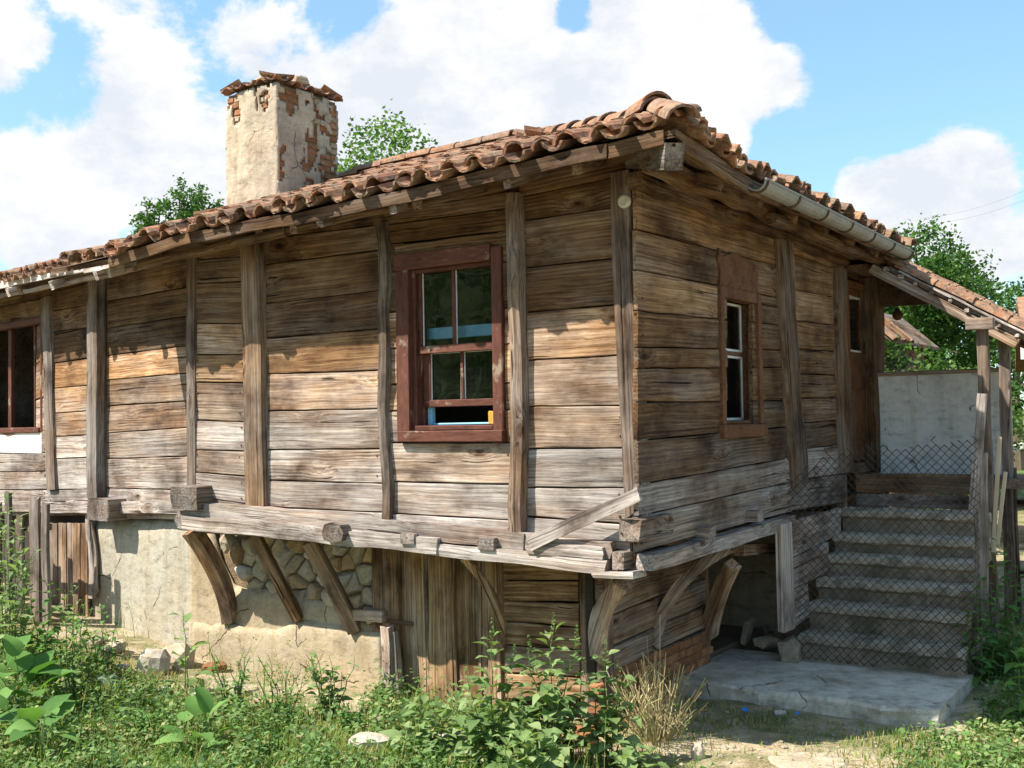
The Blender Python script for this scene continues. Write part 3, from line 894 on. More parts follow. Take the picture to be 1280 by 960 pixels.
# timbers under the eaves
def eavelog(face, tab, ov, ua, ub, vin, drop, hh, ww, color, name='fascia_board', n=14, wob=.012, sq=.15):
    a, b = roofpt(face, tab, ov, ua, vin, -drop), roofpt(face, tab, ov, ub, vin, -drop)
    return beam(name, a, b, ww, hh, WD, H, n, wob, 1.0, 0, sq=sq, color=color, endjag=.01)
us = [-5.15, -4.0, -2.75, -1.25, .12, .52]
for a, b in zip(us, us[1:]):
    eavelog(FA, ZA, OV, a, b + .0, -.01, .07, .10, .03, (.2, .21, .2), n=8)
eavelog(FA, ZA, OV, -3.1, -1.0, .16, .16, .07, .07, (.2, .22, .2), 'eave_pole', sq=.8)
eavelog(FA, ZA, OV, -4.9, -3.0, .13, .17, .08, .08, (.2, .22, .2), 'eave_pole', sq=.8)
for a, b, d in ((-6.1, -3.0, .10), (-3.0, -1.2, .105), (-1.25, -.45, .12)):
    eavelog(FL, ZL, .55, a, b, -.01, d - .075, .09, .025, (1, .80, 0), n=8, wob=.008)
eavelog(FL, ZL, .55, -6.0, -.4, .10, .15, .05, .06, (.7, .5, .2), 'eave_pole', n=14, sq=.5)
for a, b in ((-.5, .75), (.7, 3.2), (3.1, 5.2)):
    eavelog(FB, ZB, OV, a, b, .02, .09, .11, .04, (.25, .28, .3), n=10)
def rafter(face, tab, ov, u, out=.02, h=.10, ww=.09, color=(.35, .36, .3), droop=0.0, drop=.15):
    a, b = roofpt(face, tab, ov, u + rnd(-.03, .03), 1.3, -drop), roofpt(face, tab, ov, u, out, -drop - droop)
    beam('rafter', a, b, ww, h, WD, H, 6, .012, 1, 0, sq=.3, color=color, endjag=.01)
for px, py in ((400, 275), (490, 243), (632, 214)):
    u = FA.hit(px, py, .6)[0]
    rafter(FA, ZA, OV, u, .0, .07, .07, (.6, .36, .1), .0, .145)
for u in (-4.6, -3.3, -2.9, -1.6, -.2):
    rafter(FA, ZA, OV, u, .12)
for px, py, o_ in ((16, 362, -.05), (69, 341, -.05), (128, 327, -.06), (143, 322, -.06)):
    u = FL.hit(px, py, .55)[0]
    rafter(FL, ZL, .55, u, o_, .10, .08, (.95, .72, 0), .0, .14)
for u in (-3.0, -4.2, -5.2):
    rafter(FL, ZL, .55, u, .05, .09, .08)
for u in (.35, 1.1, 1.9, 2.7, 3.5, 4.3, 5.1):
    rafter(FB, ZB, OV, u, .10, .10, .09, (.2, .30, .35), .0, .15)
eavelog(FB, ZB, OV, -.2, 4.6, .34, .19, .10, .10, (.15, .26, .4), 'eave_pole', n=16, wob=.03, sq=.7)
eavelog(FB, ZB, OV, 1.6, 5.0, .20, .22, .09, .10, (.15, .24, .3), 'eave_pole', n=14, wob=.02, sq=.7)
# hip rafter with its bleached end
P0 = roofpt(FA, ZA, OV, .6 - 1.2, 1.2, -.17)
P1 = roofpt(FA, ZA, OV, .6 - .03, .03, -.20)
beam('hip_rafter', P0, P1, .13, .17, WD, H, 8, .01, 1, 0, sq=.02, color=(.7, .30, .1), endjag=.012)
# gutter on the right-hand eave
def gutter():
    ug = [.62 + 4.25 * i / 16 for i in range(17)]
    R_, rings = .074, []
    for u in ug:
        c = FB.pt(u, OV + .05, 4.055 + (u - .62) * -.004)
        o, i_ = [], []
        for j in range(9):
            a = math.pi + math.pi * j / 8
            q = FB.n * math.cos(a) + Vector((0, 0, 1)) * math.sin(a)
            o.append(c + q * R_)
            i_.append(c + q * (R_ - .005))
        rings.append(o + i_[::-1])
    W = Matrix.Translation(FB.pt(.62, OV + .05, 4.055)) @ Matrix.Rotation(FB.ang, 4, 'Z')
    Wi = W.inverted()
    V, Fc = loft([[Wi @ p for p in r] for r in rings])
    g = put('gutter', mk('gutter', V, Fc, M['zinc']), W, H)
    # rolled front lip
    V, Fc = tubes([[FB.pt(u, OV + .05 + R_, 4.058 + (u - .62) * -.004) for u in ug]], .011, 6)
    put('gutter_lip', mk('gutter_lip', [Wi @ p for p in V], Fc, M['zinc']), W, g)
    for k in range(7):
        u = .66 + k * .69
        pts = []
        for j in range(9):
            a = math.pi + math.pi * j / 8
            pts.append(FB.pt(u, OV + .05 + math.cos(a) * (R_ + .007), 4.055 + (u - .62) * -.004 + math.sin(a) * (R_ + .007)))
        V, Fc = tubes([pts], .010, 5)
        put('gutter_bracket', mk('gutter_bracket', [Wi @ p for p in V], Fc, M['iron']), W, g)
gutter()

def piece(name, face, u0, u1, z0, z1, o0, o1, mat, parent=H, c=.005, jit=.002, color=None, rot=None, along='u'):
    """chamfered block on a face between offsets o0 (back) and o1 (front)"""
    w_, d_, h_ = (u1 - u0) / 2, (o1 - o0) / 2, (z1 - z0) / 2
    W = face.mat((u0 + u1) / 2, (o0 + o1) / 2, (z0 + z1) / 2)
    if along == 'z':
        V, Fc = bevbox(-h_, h_, -d_, d_, -w_, w_, c, jit)
        W = W @ Matrix.Rotation(rad(-90), 4, 'Y')
    else:
        V, Fc = bevbox(-w_, w_, -d_, d_, -h_, h_, c, jit)
    if rot: W = W @ Matrix.Rotation(rot, 4, 'Y')
    return put(name, mk(name, V, Fc, mat), W, parent, color)
def ux(face, x, y, off=0.0): return face.hit(x, y, off)[0]
def zx(face, x, y, off=0.0): return face.hit(x, y, off)[1]

# ------------------------------------------------------------------ chimney
def chimney():
    cu, cv = -5.34, 1.70
    wA, wB, z0, z1 = .85, .99, 4.45, 6.20
    root = empty('chimney', FA.pt(cu - wA / 2, -(cv + wB / 2), z0), FA.ang)
    W = WM[root]
    root.parent = H
    root.matrix_basis = WM[H].inverted() @ W
    hw, hd = wA / 2, wB / 2
    H1 = z1 - z0
    tpf = lambda z: 1 - .03 * z / H1
    V, Fc = [], []
    def hole(ax, s, f, z):
        g = z / H1
        n = noise.noise(Vector((f * 2.4 + ax * 9 + s * 3, z * 2.6, 1.5))) + .55 * noise.noise(Vector((f * 7, z * 8.5, ax + 4.0)))
        if ax == 1 and s == 1:
            lim = .27 - .35 * max(0, f - .62) / .38 - .22 * max(0, g - .88) / .12 - .10 * max(0, .35 - g)
        else:
            lim = .62 - .60 * max(0, g - .72) / .28 * (1.0 if f < .25 else .55) - .75 * max(0, -f - .80) / .2
        return n > lim
    def side(ax, s):
        b = len(V)
        nu, nz = 30, 50
        for j in range(nz + 1):
            for i in range(nu + 1):
                f = i / nu * 2 - 1
                z = H1 * j / nz
                tp = tpf(z)
                bulge = .016 + .014 * noise.noise(Vector((f * 1.8 + s * 5, z * 2.2, ax * 9))) + .006 * noise.noise(Vector((f * 7, z * 8, ax + s)))
                e = max(0, abs(f) - .93) / .07
                if e > 0: bulge -= .012 * e
                ji, jz = .010 * noise.noise(Vector((i * 1.7, j * 1.3, 3 + ax))), .010 * noise.noise(Vector((i * 1.7, j * 1.3, 8 + ax)))
                if ax == 0: p = Vector((f * (hw * tp + .012) * s + ji, -s * (hd * tp + bulge), z + jz))
                else: p = Vector((s * (hw * tp + bulge), f * (hd * tp + .012) * s + ji, z + jz))
                V.append(p)
        n1 = nu + 1
        for j in range(nz):
            for i in range(nu):
                if hole(ax, s, (i + .5) / nu * 2 - 1, H1 * (j + .5) / nz): continue
                a = b + j * n1 + i
                Fc.append((a, a + 1, a + n1 + 1, a + n1))
    for ax in (0, 1):
        for s in (1, -1): side(ax, s)
    pc = put('plaster_coat', mk('plaster_coat', V, Fc, M['plaster_chim'], True), W, root)
    md = pc.modifiers.new('thickness', 'SOLIDIFY')
    md.thickness, md.offset = .022, -1
    V, Fc = loft([[Vector((x * (hw * tpf(z) - .012), y * (hd * tpf(z) - .012), z)) for x, y in ((-1, -1), (1, -1), (1, 1), (-1, 1))] for z in (0, H1 - .01)])
    put('chimney_core', mk('chimney_core', V, Fc, M['mortar_tan']), W, root)
    libs = [mk('brick', *bevbox(-.112, .112, -.055, .055, -.031, .031, .009, .006), M['brick']) for _ in range(6)]
    libp = [mk('brick', *bevbox(-.112, .112, -.055, .055, -.031, .031, .009, .006), M['brick_pale']) for _ in range(4)]
    q = rad(90)
    nz = int(H1 / .078)
    for k in range(nz):
        z = .04 + k * .078
        tp = tpf(z)
        for face_, half, hx in ((0, hw, hd), (1, hd, hw)):
            L_ = 2 * half * tp
            n = 4
            bw = L_ / n
            for c in range(n + (k % 2)):
                x = -L_ / 2 + bw * (c + (.0 if k % 2 else .5))
                x0, x1 = max(-L_ / 2, x - bw / 2), min(L_ / 2, x + bw / 2)
                if x1 - x0 < .05: continue
                f = (x0 + x1) / 2 / half
                if not any(hole(face_, 1, f + d * .16, z + e) for d in (-1, -.5, 0, .5, 1) for e in (-.03, 0, .03)) and abs(f) < .7: continue
                pale = rnd(0, 1) < (.8 if face_ == 0 and k < nz * .72 else .45 if face_ == 0 else .12)
                jo = rnd(-.006, .008)
                if face_ == 0: Wb = Matrix.Translation(((x0 + x1) / 2, -(hd * tp - .055 + jo), z))
                else: Wb = Matrix.Translation((hw * tp - .055 + jo, (x0 + x1) / 2, z)) @ Matrix.Rotation(q, 4, 'Z')
                Wb = W @ Wb @ Matrix.Rotation(rnd(-.025, .025), 4, 'Z') @ Matrix.Rotation(rnd(-.03, .03), 4, 'Y') @ Matrix.Diagonal(((x1 - x0 - .012) / .224, 1, 1, 1))
                put('brick', random.choice(libp if pale else libs), Wb, root)
    # roof tiles laid over the top, sloping outwards, with stones weighing them down
    zt = H1 + .015
    for i in range(5):
        x = -hw + .05 + i * (2 * hw - .1) / 4
        for s in (1, -1):
            Wt = W @ Matrix.Translation((x, -s * (hd + .035), zt + .0)) @ Matrix.Rotation(0 if s == 1 else math.pi, 4, 'Z') @ Matrix.Rotation(rad(14) + rnd(-.06, .06), 4, 'X') @ Matrix.Rotation(rnd(-.08, .08), 4, 'Z') @ Matrix.Diagonal((.95, .7, .75, 1))
            put('cap_tile', (COV + PAN)[(i * 5 + (s > 0)) % 12], Wt, root)
        y = -hd + .05 + i * (2 * hd - .1) / 4
        for s in (1, -1):
            Wt = W @ Matrix.Translation((s * (hw + .045), y, zt - .01)) @ Matrix.Rotation(q * s, 4, 'Z') @ Matrix.Rotation(rad(16) + rnd(-.06, .06), 4, 'X') @ Matrix.Rotation(rnd(-.08, .08), 4, 'Z') @ Matrix.Diagonal((.95, .7, .75, 1))
            put('cap_tile', (PAN + COV)[(i * 5 + (s > 0)) % 12], Wt, root)
    V, Fc = bevbox(-hw * .8, hw * .8, -hd * .8, hd * .8, zt - .03, zt + .07, .02, .01)
    put('cap_slab', mk('cap_slab', V, Fc, M['mortar']), W, root)
    for x, y, sx, sy, sz in ((-.12, -.18, .17, .13, .12), (.20, .02, .14, .12, .10), (.02, .16, .2, .14, .09), (.33, -.05, .10, .10, .11), (-.3, -.05, .1, .12, .08)):
        put('cap_stone', mk('cap_stone', *bevbox(-sx, sx, -sy, sy, 0, sz, .03, .018), M['brick_pale']), W @ Matrix.Translation((x, y, zt + .055)) @ Matrix.Rotation(rnd(-.4, .4), 4, 'Z'), root)
chimney()

# ------------------------------------------------------------------ windows
RP = M['redpaint']
def pane(face, u0, u1, z0, z1, off, parent):
    V = [Vector((-(u1 - u0) / 2, 0, -(z1 - z0) / 2)), Vector(((u1 - u0) / 2, 0, -(z1 - z0) / 2)), Vector(((u1 - u0) / 2, 0, (z1 - z0) / 2)), Vector((-(u1 - u0) / 2, 0, (z1 - z0) / 2))]
    return put('pane', mk('pane', V, [(0, 1, 2, 3)], M['glass']), face.mat((u0 + u1) / 2, off, (z0 + z1) / 2), parent)
def window_front():
    f = FA
    uL, uR = ux(f, 501, 430), ux(f, 634, 430)
    zb, zt = zx(f, 570, 549), zx(f, 565, 312)
    root = empty('sash_window', f.pt((uL + uR) / 2, 0, zb), f.ang)
    W = WM[root]; root.parent = H; root.matrix_basis = WM[H].inverted() @ W
    cw = ux(f, 517, 430) - uL
    cwr = .095
    # casing
    piece('casing', f, uL, uL + cw, zb + .06, zt - .13, -.05, .065, RP, root, .006, .003, along='z')
    piece('casing', f, uR - cwr, uR, zb + .06, zt - .03, -.05, .07, RP, root, .006, .003, along='z')
    piece('casing', f, uL - .005, uR - cwr - .002, zt - .128, zt, -.05, .075, RP, root, .006, .003)
    piece('sill', f, uL + .03, uR + .01, zb - .02, zb + .07, -.05, .10, RP, root, .008, .004)
    a, b = uL + cw + .003, uR - cwr - .003
    # reveals
    piece('reveal', f, a, a + .035, zb + .073, zt - .131, -.14, .02, RP, root, along='z')
    piece('reveal', f, b - .012, b, zb + .073, zt - .131, -.14, .02, RP, root, along='z')
    piece('reveal', f, a + .037, b - .014, zt - .16, zt - .131, -.14, .02, RP, root)
    piece('inner_sill', f, a + .037, b - .014, zb + .073, zb + .11, -.16, .05, RP, root)
    a += .04; b -= .016
    def zc(y): return zx(f, 570, y, -.04)
    def uc(x, y): return ux(f, x, y, -.04)
    def sash(zlo, zhi, off, nm, st, br, mid, tr=.035):
        s = put(nm, mk(nm, *bevbox(-.002, .002, -.002, .002, -.002, .002), RP), f.mat((a + b) / 2, off, zlo + br / 2), root)
        piece('rail', f, a, b, zlo, zlo + br, off - .022, off + .022, RP, s, .004, .002)
        piece('rail', f, a, b, zhi - tr, zhi, off - .022, off + .022, RP, s, .004, .002)
        piece('stile', f, a, a + st, zlo + br + .001, zhi - tr - .001, off - .02, off + .02, RP, s, .004, .002, along='z')
        piece('stile', f, b - st * .55, b, zlo + br + .001, zhi - tr - .001, off - .02, off + .02, RP, s, .004, .002, along='z')
        piece('muntin', f, mid - .016, mid + .016, zlo + br + .001, zhi - tr - .001, off - .017, off + .017, RP, s, .004, .002, along='z')
        for p0, p1 in ((a + st, mid - .016), (mid + .016, b - st * .55)):
            pane(f, p0, p1, zlo + br, zhi - tr, off - .005, s)
            for q in ((p0, p0 + .006), (p1 - .006, p1)):
                piece('putty', f, q[0], q[1], zlo + br + .002, zhi - tr - .002, off - .004, off + .006, M['putty'], s, .001, .001, along='z')
            piece('putty', f, p0 + .007, p1 - .007, zhi - tr - .008, zhi - tr - .002, off - .004, off + .006, M['putty'], s, .001, .001)
    midu = uc(569, 380)
    sash(zc(440), zc(326), -.035, 'upper_sash', .035, .062, midu, .045)
    sash(zc(508), zc(436), -.085, 'lower_sash', .070, .055, midu + .035, .02)
    # blue rail of the inner window, and what stands on the inner sill
    piece('inner_rail', f, a, b, zx(f, 570, 422, -.12), zx(f, 570, 408, -.12), -.15, -.12, M['blue'], root)
    piece('inner_frame', f, a, a + .045, zb + .112, zx(f, 530, 506, -.1), -.16, -.115, M['blue'], root, along='z')
    piece('inner_ledge', f, a + .05, b - .12, zb + .112, zb + .128, -.155, -.115, M['blue'], root)
    piece('wooden_wedge', f, b - .075, b - .02, zb + .113, zb + .215, -.06, .0, M['yellow'], root, .004, .002, along='z')
window_front()

def window_side():
    f = FB
    def U(x, y=440): return ux(f, x, y)
    uL, uR = U(893), U(945)
    zb, zt = zx(f, 920, 533), zx(f, 915, 362)
    root = empty('side_window', f.pt((uL + uR) / 2, 0, zb), f.ang)
    W = WM[root]; root.parent = H; root.matrix_basis = WM[H].inverted() @ W
    BP = M['brownpaint']
    piece('casing', f, uL, uL + .075, zb + .02, zt, -.05, .065, BP, root, along='z')
    piece('casing', f, uR - .085, uR, zb + .02, zt - .0, -.05, .065, BP, root, along='z')
    piece('casing', f, uL + .077, uR - .087, zt - .09, zt, -.05, .06, BP, root)
    # shaped head board with an ear
    V, Fc = [], []
    zt2 = zx(f, 905, 330)
    prof = [(uL + .03, zt + .003), (uR - .04, zt + .003), (uR - .03, zt + .17), (uR - .10, zt + .25), (uL + .33, zt + .30), (uL + .10, zt2 + .04), (uL + .03, zt2 + .10), (uL + .0, zt2), (uL + .05, zt + .12)]
    c0 = Vector((sum(p[0] for p in prof) / len(prof), 0, sum(p[1] for p in prof) / len(prof)))
    Vv, Ff = loft([[Vector((p[0], y, p[1])) - c0 for p in prof] for y in (.02, -.05)])
    put('head_board', mk('head_board', Vv, Ff, BP), f.mat(c0.x, 0, c0.z), root)
    piece('sill', f, uL - .01, uR + .02, zb - .09, zb + .018, -.05, .085, BP, root, .008, .003)
    a, b = uL + .078, uR - .088
    piece('reveal', f, b - .012, b, zb + .02, zt - .092, -.15, .02, BP, root, along='z')
    piece('reveal', f, a, a + .012, zb + .02, zt - .092, -.15, .02, BP, root, along='z')
    piece('inner_sill', f, a + .013, b - .013, zb + .02, zb + .05, -.16, .02, BP, root)
    a += .014; b -= .014
    mz = zx(f, 915, 442, -.09)
    for lo, hi in ((zb + .052, mz - .018), (mz + .018, zt - .094)):
        s = pane(f, a + .02, b - .02, lo + .02, hi - .02, -.095, root)
        piece('glazing_bar', f, a, a + .02, lo, hi, -.115, -.085, M['putty'], root, .003, .002, along='z')
        piece('glazing_bar', f, b - .02, b, lo, hi, -.115, -.085, M['putty'], root, .003, .002, along='z')
        piece('glazing_bar', f, a + .021, b - .021, lo, lo + .02, -.115, -.085, M['putty'], root, .003, .002)
        piece('glazing_bar', f, a + .021, b - .021, hi - .02, hi, -.115, -.085, M['putty'], root, .003, .002)
    piece('meeting_rail', f, a, b, mz - .016, mz + .016, -.12, -.075, BP, root)
window_side()

def window_left():
    f = FL
    uL, uR = ux(f, -75, 480), ux(f, 57, 480)
    zb, zt = zx(f, 30, 538), zx(f, 30, 408)
    root = empty('left_window', f.pt((uL + uR) / 2, 0, zb), f.ang)
    W = WM[root]; root.parent = H; root.matrix_basis = WM[H].inverted() @ W
    piece('casing', f, uL, uR, zt, zt + .07, -.05, .06, RP, root, color=(.6, .5, .3))
    piece('casing', f, uR - .05, uR, zb - .02, zt - .002, -.05, .05, RP, root, along='z')
    piece('casing', f, uL, uL + .06, zb - .02, zt - .002, -.05, .05, RP, root, along='z')
    piece('sill', f, uL + .062, uR - .052, zb - .03, zb + .035, -.06, .07, RP, root)
    a, b = uL + .062, uR - .052
    for x in (10, 41, -30):
        u = ux(f, x, 480)
        piece('stile', f, u - .045 if x == 10 else u - .02, u + .045 if x == 10 else u + .02, zb + .037, zt - .003, -.07, -.02, RP, root, along='z')
    pane(f, ux(f, 43, 480), b, zb + .037, zt - .003, -.04, root)
    pane(f, a, ux(f, -32, 480), zb + .037, zt - .003, -.04, root)
    # peeling white board below the sill
    piece('white_panel', f, uL + .1, uR - .02, zx(f, 30, 566), zb - .034, -.0, .045, M['white_peel'], root, .004, .004)
window_left()

# door to the porch, seen at a slant
def porch_door():
    f = FB
    u0, u1 = ux(f, 1057.5, 500), ux(f, 1086, 500)
    z0, z1 = zx(f, 1075, 578), zx(f, 1075, 356)
    root = empty('porch_door', f.pt((u0 + u1) / 2, 0, z0), f.ang)
    W = WM[root]; root.parent = H; root.matrix_basis = WM[H].inverted() @ W
    BP = M['brownpaint']
    piece('door_frame', f, u0 - .02, u0 + .05, z0, z1, -.1, .05, BP, root, along='z')
    piece('door_frame', f, u1 - .05, u1 + .02, z0, z1, -.1, .05, BP, root, along='z')
    piece('door_frame', f, u0 + .052, u1 - .052, z1 - .07, z1, -.1, .045, BP, root)
    a, b = u0 + .053, u1 - .053
    zg0, zg1 = zx(f, 1065, 436), zx(f, 1065, 372)
    piece('door_leaf', f, a, b, z0 + .02, zg0 - .03, -.06, -.015, BP, root, along='z')
    piece('door_leaf', f, a, b, zg1 + .03, z1 - .072, -.06, -.015, BP, root)
    piece('stile', f, a, a + .16, zg0 - .028, zg1 + .028, -.058, -.013, BP, root, along='z')
    piece('stile', f, b - .12, b, zg0 - .028, zg1 + .028, -.058, -.013, BP, root, along='z')
    pane(f, a + .16, b - .12, zg0 - .028, zg1 + .028, -.04, root)
    for zz in (zg0 - .026, zg1 + .004):
        piece('glazing_bar', f, a + .162, b - .122, zz, zz + .022, -.05, -.02, M['putty'], root, .003, .001)
    piece('door_panel', f, a + .12, b - .12, z0 + .25, z0 + .80, -.013, -.002, BP, root, .012, .001)
    piece('threshold', f, u0 - .05, u1 + .05, z0 - .10, z0 - .002, -.15, .09, WD, root, .008, .004, color=(.4, .35, .2))
porch_door()
facebox('door_lintel', FB, 4.60, 5.78, -.13, -.025, 3.86, 4.34, WD, H, (.1, .26, .3))

# ------------------------------------------------------------------ lower storey, front
LOFF = -SET
uK = ux(FA, 262, 700, LOFF)
uCor = ux(FA, 752, 760, LOFF)
def lowbox(name, xL, xR, z0, z1, o0, o1, mat, color=None):
    return facebox(name, FA, ux(FA, xL, 740, LOFF), ux(FA, xR, 740, LOFF), o0, o1, z0, z1, mat, H, color)
lowbox('rubble_core', 268, 470, -.3, 1.36, LOFF - .5, LOFF - .085, M['mortar_tan'])
# plaster sheets with an uneven upper edge
def sheet(name, face, pts, off, zlo, mat, bulge=.03, th=.05, n=60, seed=0):
    """pts: picture points of the upper edge from left to right on the face"""
    q = [face.hit(x, y, off) for x, y in pts]
    us_, nz = [q[0][0] + (q[-1][0] - q[0][0]) * i / n for i in range(n + 1)], 14
    V = []
    for u in us_:
        zt = interp(q, u) + .018 * noise.noise(Vector((u * 7, seed, 0))) + .008 * noise.noise(Vector((u * 23, seed, 2)))
        for j in range(nz + 1):
            z = zlo + (zt - zlo) * j / nz
            b = bulge * noise.noise(Vector((u * 1.3, z * 1.6, seed))) + .25 * bulge * noise.noise(Vector((u * 6, z * 6, seed)))
            if j == nz: b -= th * .5
            V.append(Vector((u, -(b), z)))
        V.append(Vector((u, th, zt - .0)))
    m1 = nz + 2
    Fc = [(i * m1 + j, (i + 1) * m1 + j, (i + 1) * m1 + j + 1, i * m1 + j + 1) for i in range(n) for j in range(m1 - 1)]
    # ends
    b = len(V)
    for i in (0, n):
        V.append(Vector((us_[i], th, zlo)))
    Fc.append(tuple([j for j in range(m1)] + [b]))
    Fc.append(tuple([n * m1 + j for j in range(m1 - 1, -1, -1)] + [b + 1]))
    return put(name, mk(name, V, Fc, mat, True), face.mat(0, off, 0), H)
sheet('plaster_wall', FL, [(112, 650), (180, 650), (250, 650)], -.02, -.35, M['plaster_grey'], .03, .08, seed=3)
sheet('plaster_wall', FA, [(236, 655), (262, 664), (272, 700), (280, 716), (288, 733), (300, 736), (338, 738), (352, 742), (372, 741), (400, 752), (425, 756), (446, 770), (462, 778), (474, 784)], LOFF, -.35, M['plaster'], .025, .06, seed=11)
sheet('plaster_wall', FA, [(240, 778), (262, 784), (278, 776), (305, 785), (330, 787), (352, 786), (368, 776), (402, 780), (436, 786), (450, 790), (476, 792)], LOFF + .045, -.35, M['plaster'], .03, .05, seed=17)

# rubble stones: an uneven cell pattern, each stone its own domed piece
def cells(u0, u1, z0, z1, du, dz):
    pts = []
    nr = int((z1 - z0) / dz) + 2
    for r in range(-1, nr):
        n = int((u1 - u0) / du) + 2
        for k in range(-1, n):
            pts.append((u0 + (k + .5 * (r % 2) + rnd(-.46, .46)) * du, z0 + (r + .5 + rnd(-.46, .46)) * dz))
    out = []
    for i, (px, pz) in enumerate(pts):
        if not (u0 < px < u1 and z0 < pz < z1): continue
        poly = [(px - du * 1.2, pz - dz * 1.2), (px + du * 1.2, pz - dz * 1.2), (px + du * 1.2, pz + dz * 1.2), (px - du * 1.2, pz + dz * 1.2)]
        for k, (qx, qz) in enumerate(pts):
            if k == i or abs(qx - px) > 2.5 * du or abs(qz - pz) > 2.5 * dz: continue
            mx, mz_, nx, nz = (px + qx) / 2, (pz + qz) / 2, qx - px, qz - pz
            new = []
            for a in range(len(poly)):
                A, B = poly[a], poly[(a + 1) % len(poly)]
                sa = (A[0] - mx) * nx + (A[1] - mz_) * nz
                sb = (B[0] - mx) * nx + (B[1] - mz_) * nz
                if sa <= 0: new.append(A)
                if sa * sb < 0:
                    f = sa / (sa - sb)
                    new.append((A[0] + (B[0] - A[0]) * f, A[1] + (B[1] - A[1]) * f))
            poly = new
            if len(poly) < 3: break
        if len(poly) >= 3: out.append(((px, pz), poly))
    return out
def stone_from(poly, c, depth, shrink, mat, name='stone'):
    P = []
    for a in range(len(poly)):
        A, B = poly[a], poly[(a + 1) % len(poly)]
        P += [A, ((A[0] + B[0]) / 2, (A[1] + B[1]) / 2)]
    cx, cz = sum(p[0] for p in P) / len(P), sum(p[1] for p in P) / len(P)
    sd = rnd(0, 99)
    rings = []
    for s, y in ((shrink, .02), (shrink, -.35 * depth), (shrink * .86, -.8 * depth), (shrink * .5, -depth)):
        rings.append([Vector(((p[0] - cx) * s * (1 + .16 * noise.noise(Vector((p[0] * 17, p[1] * 17, sd)))), y + .012 * noise.noise(Vector((p[0] * 11, p[1] * 11, sd + y * 30))), (p[1] - cz) * s * (1 + .14 * noise.noise(Vector((p[1] * 15, p[0] * 15, sd + 5)))))) for p in P])
    V, Fc = loft(rings)
    return mk(name, V, Fc, mat), (cx, cz)
zl, zh = .58, 1.36
for (c, poly) in cells(ux(FA, 268, 700, LOFF), ux(FA, 468, 700, LOFF), zl, zh, .205, .14):
    u = c[0]
    if c[1] < interp([(-4.75, 1.2), (-4.55, .75), (-3.0, .62)], u): continue
    me, (cx, cz) = stone_from(poly, c, rnd(.04, .13), rnd(.80, .97), random.choice((M['stone'], M['stone'], M['stone'], M['stone_tan'], M['stone_tan'], M['brick_pale'], M['stone_white'])))
    put('stone', me, FA.mat(cx, LOFF - .085, cz) @ Matrix.Rotation(rnd(-.22, .22), 4, 'X') @ Matrix.Rotation(rnd(-.22, .22), 4, 'Z'), H)

# cellar door: upright boards, jambs, hasp
dz0, dz1 = -.02, 1.37
piece('door_jamb', FA, ux(FA, 466, 740, LOFF), ux(FA, 499, 740, LOFF), -.1, 1.37, LOFF - .1, LOFF + .02, WD, H, .01, .006, color=(.1, .50, .6), along='z')
DR = empty('cellar_door', FA.pt(ux(FA, 565, 780, LOFF), LOFF, dz0), FA.ang)
Wd = WM[DR]; DR.parent = H; DR.matrix_basis = WM[H].inverted() @ Wd
dx = [500, 533, 567, 599, 622, 636]
for a, b in zip(dx, dx[1:]):
    u0, u1 = ux(FA, a, 770, LOFF - .05) + .004, ux(FA, b, 770, LOFF - .05) - .008
    pz = FA.pt((u0 + u1) / 2, LOFF - .07 + rnd(-.012, .012), dz0)
    beam('door_board', pz, pz + Vector((0, 0, dz1 - dz0)), u1 - u0, .035, WD, DR, 8, .006, 1, 0, up=FA.n, sq=.08, color=(.0, .46 + rnd(-.08, .08), .75), endjag=.0)
for a in (533, 567, 599):
    u = ux(FA, a, 770, LOFF - .03)
    pz = FA.pt(u, LOFF - .045, dz0 + .02)
    beam('cover_strip', pz, pz + Vector((0, 0, dz1 - dz0 - .03)), .026, .022, WD, DR, 10, .012, 1, 0, up=FA.n, sq=.1, color=(.25, .42, .5))
piece('door_board', FA, ux(FA, 608, 790, LOFF), ux(FA, 624, 790, LOFF), dz0, zx(FA, 616, 778, LOFF), LOFF - .04, LOFF - .01, WD, DR, .006, .004, color=(.3, .55, .7), along='z')
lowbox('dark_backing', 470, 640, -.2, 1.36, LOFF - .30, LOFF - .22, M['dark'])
hu, hz = FA.hit(508, 778, LOFF)
piece('hasp', FA, hu - .26, hu + .10, hz - .018, hz + .018, LOFF + .022, LOFF + .034, M['iron'], DR, .004, .001)
V, Fc = tubes([[FA.pt(ux(FA, 478, 780, LOFF), LOFF + .05, zx(FA, 478, 778, LOFF)) + FA.u * (.03 * math.cos(a)) + Vector((0, 0, .045 * math.sin(a))) for a in [i * math.pi / 8 for i in range(17)]]], .009, 6)
put('padlock_shackle', mk('padlock_shackle', [WM[DR].inverted() @ p for p in V], Fc, M['iron']), WM[DR], DR)
# split gate stub in front of the jamb
b0, b1 = FA.w(488, 893, LOFF + .12), FA.w(483, 783, LOFF + .10)
beam('split_post', b0, b1, .11, .09, WD, H, 8, .02, .9, 0, up=FA.n, sq=.4, color=(.75, .62, .3), endjag=.02)
beam('split_post', b0 + FA.u * .085 + FA.n * -.02, b1 + FA.u * .075 + FA.n * -.02 + Vector((0, 0, -.05)), .07, .08, WD, H, 8, .02, .9, 0, up=FA.n, sq=.4, color=(.8, .55, .2), endjag=.02)
beam('lintel_block', FA.w(440, 768, LOFF + .06), FA.w(480, 772, LOFF + .07), .07, .10, WD, H, 5, .01, 1, 0, sq=.2, color=(.5, .66, .5))

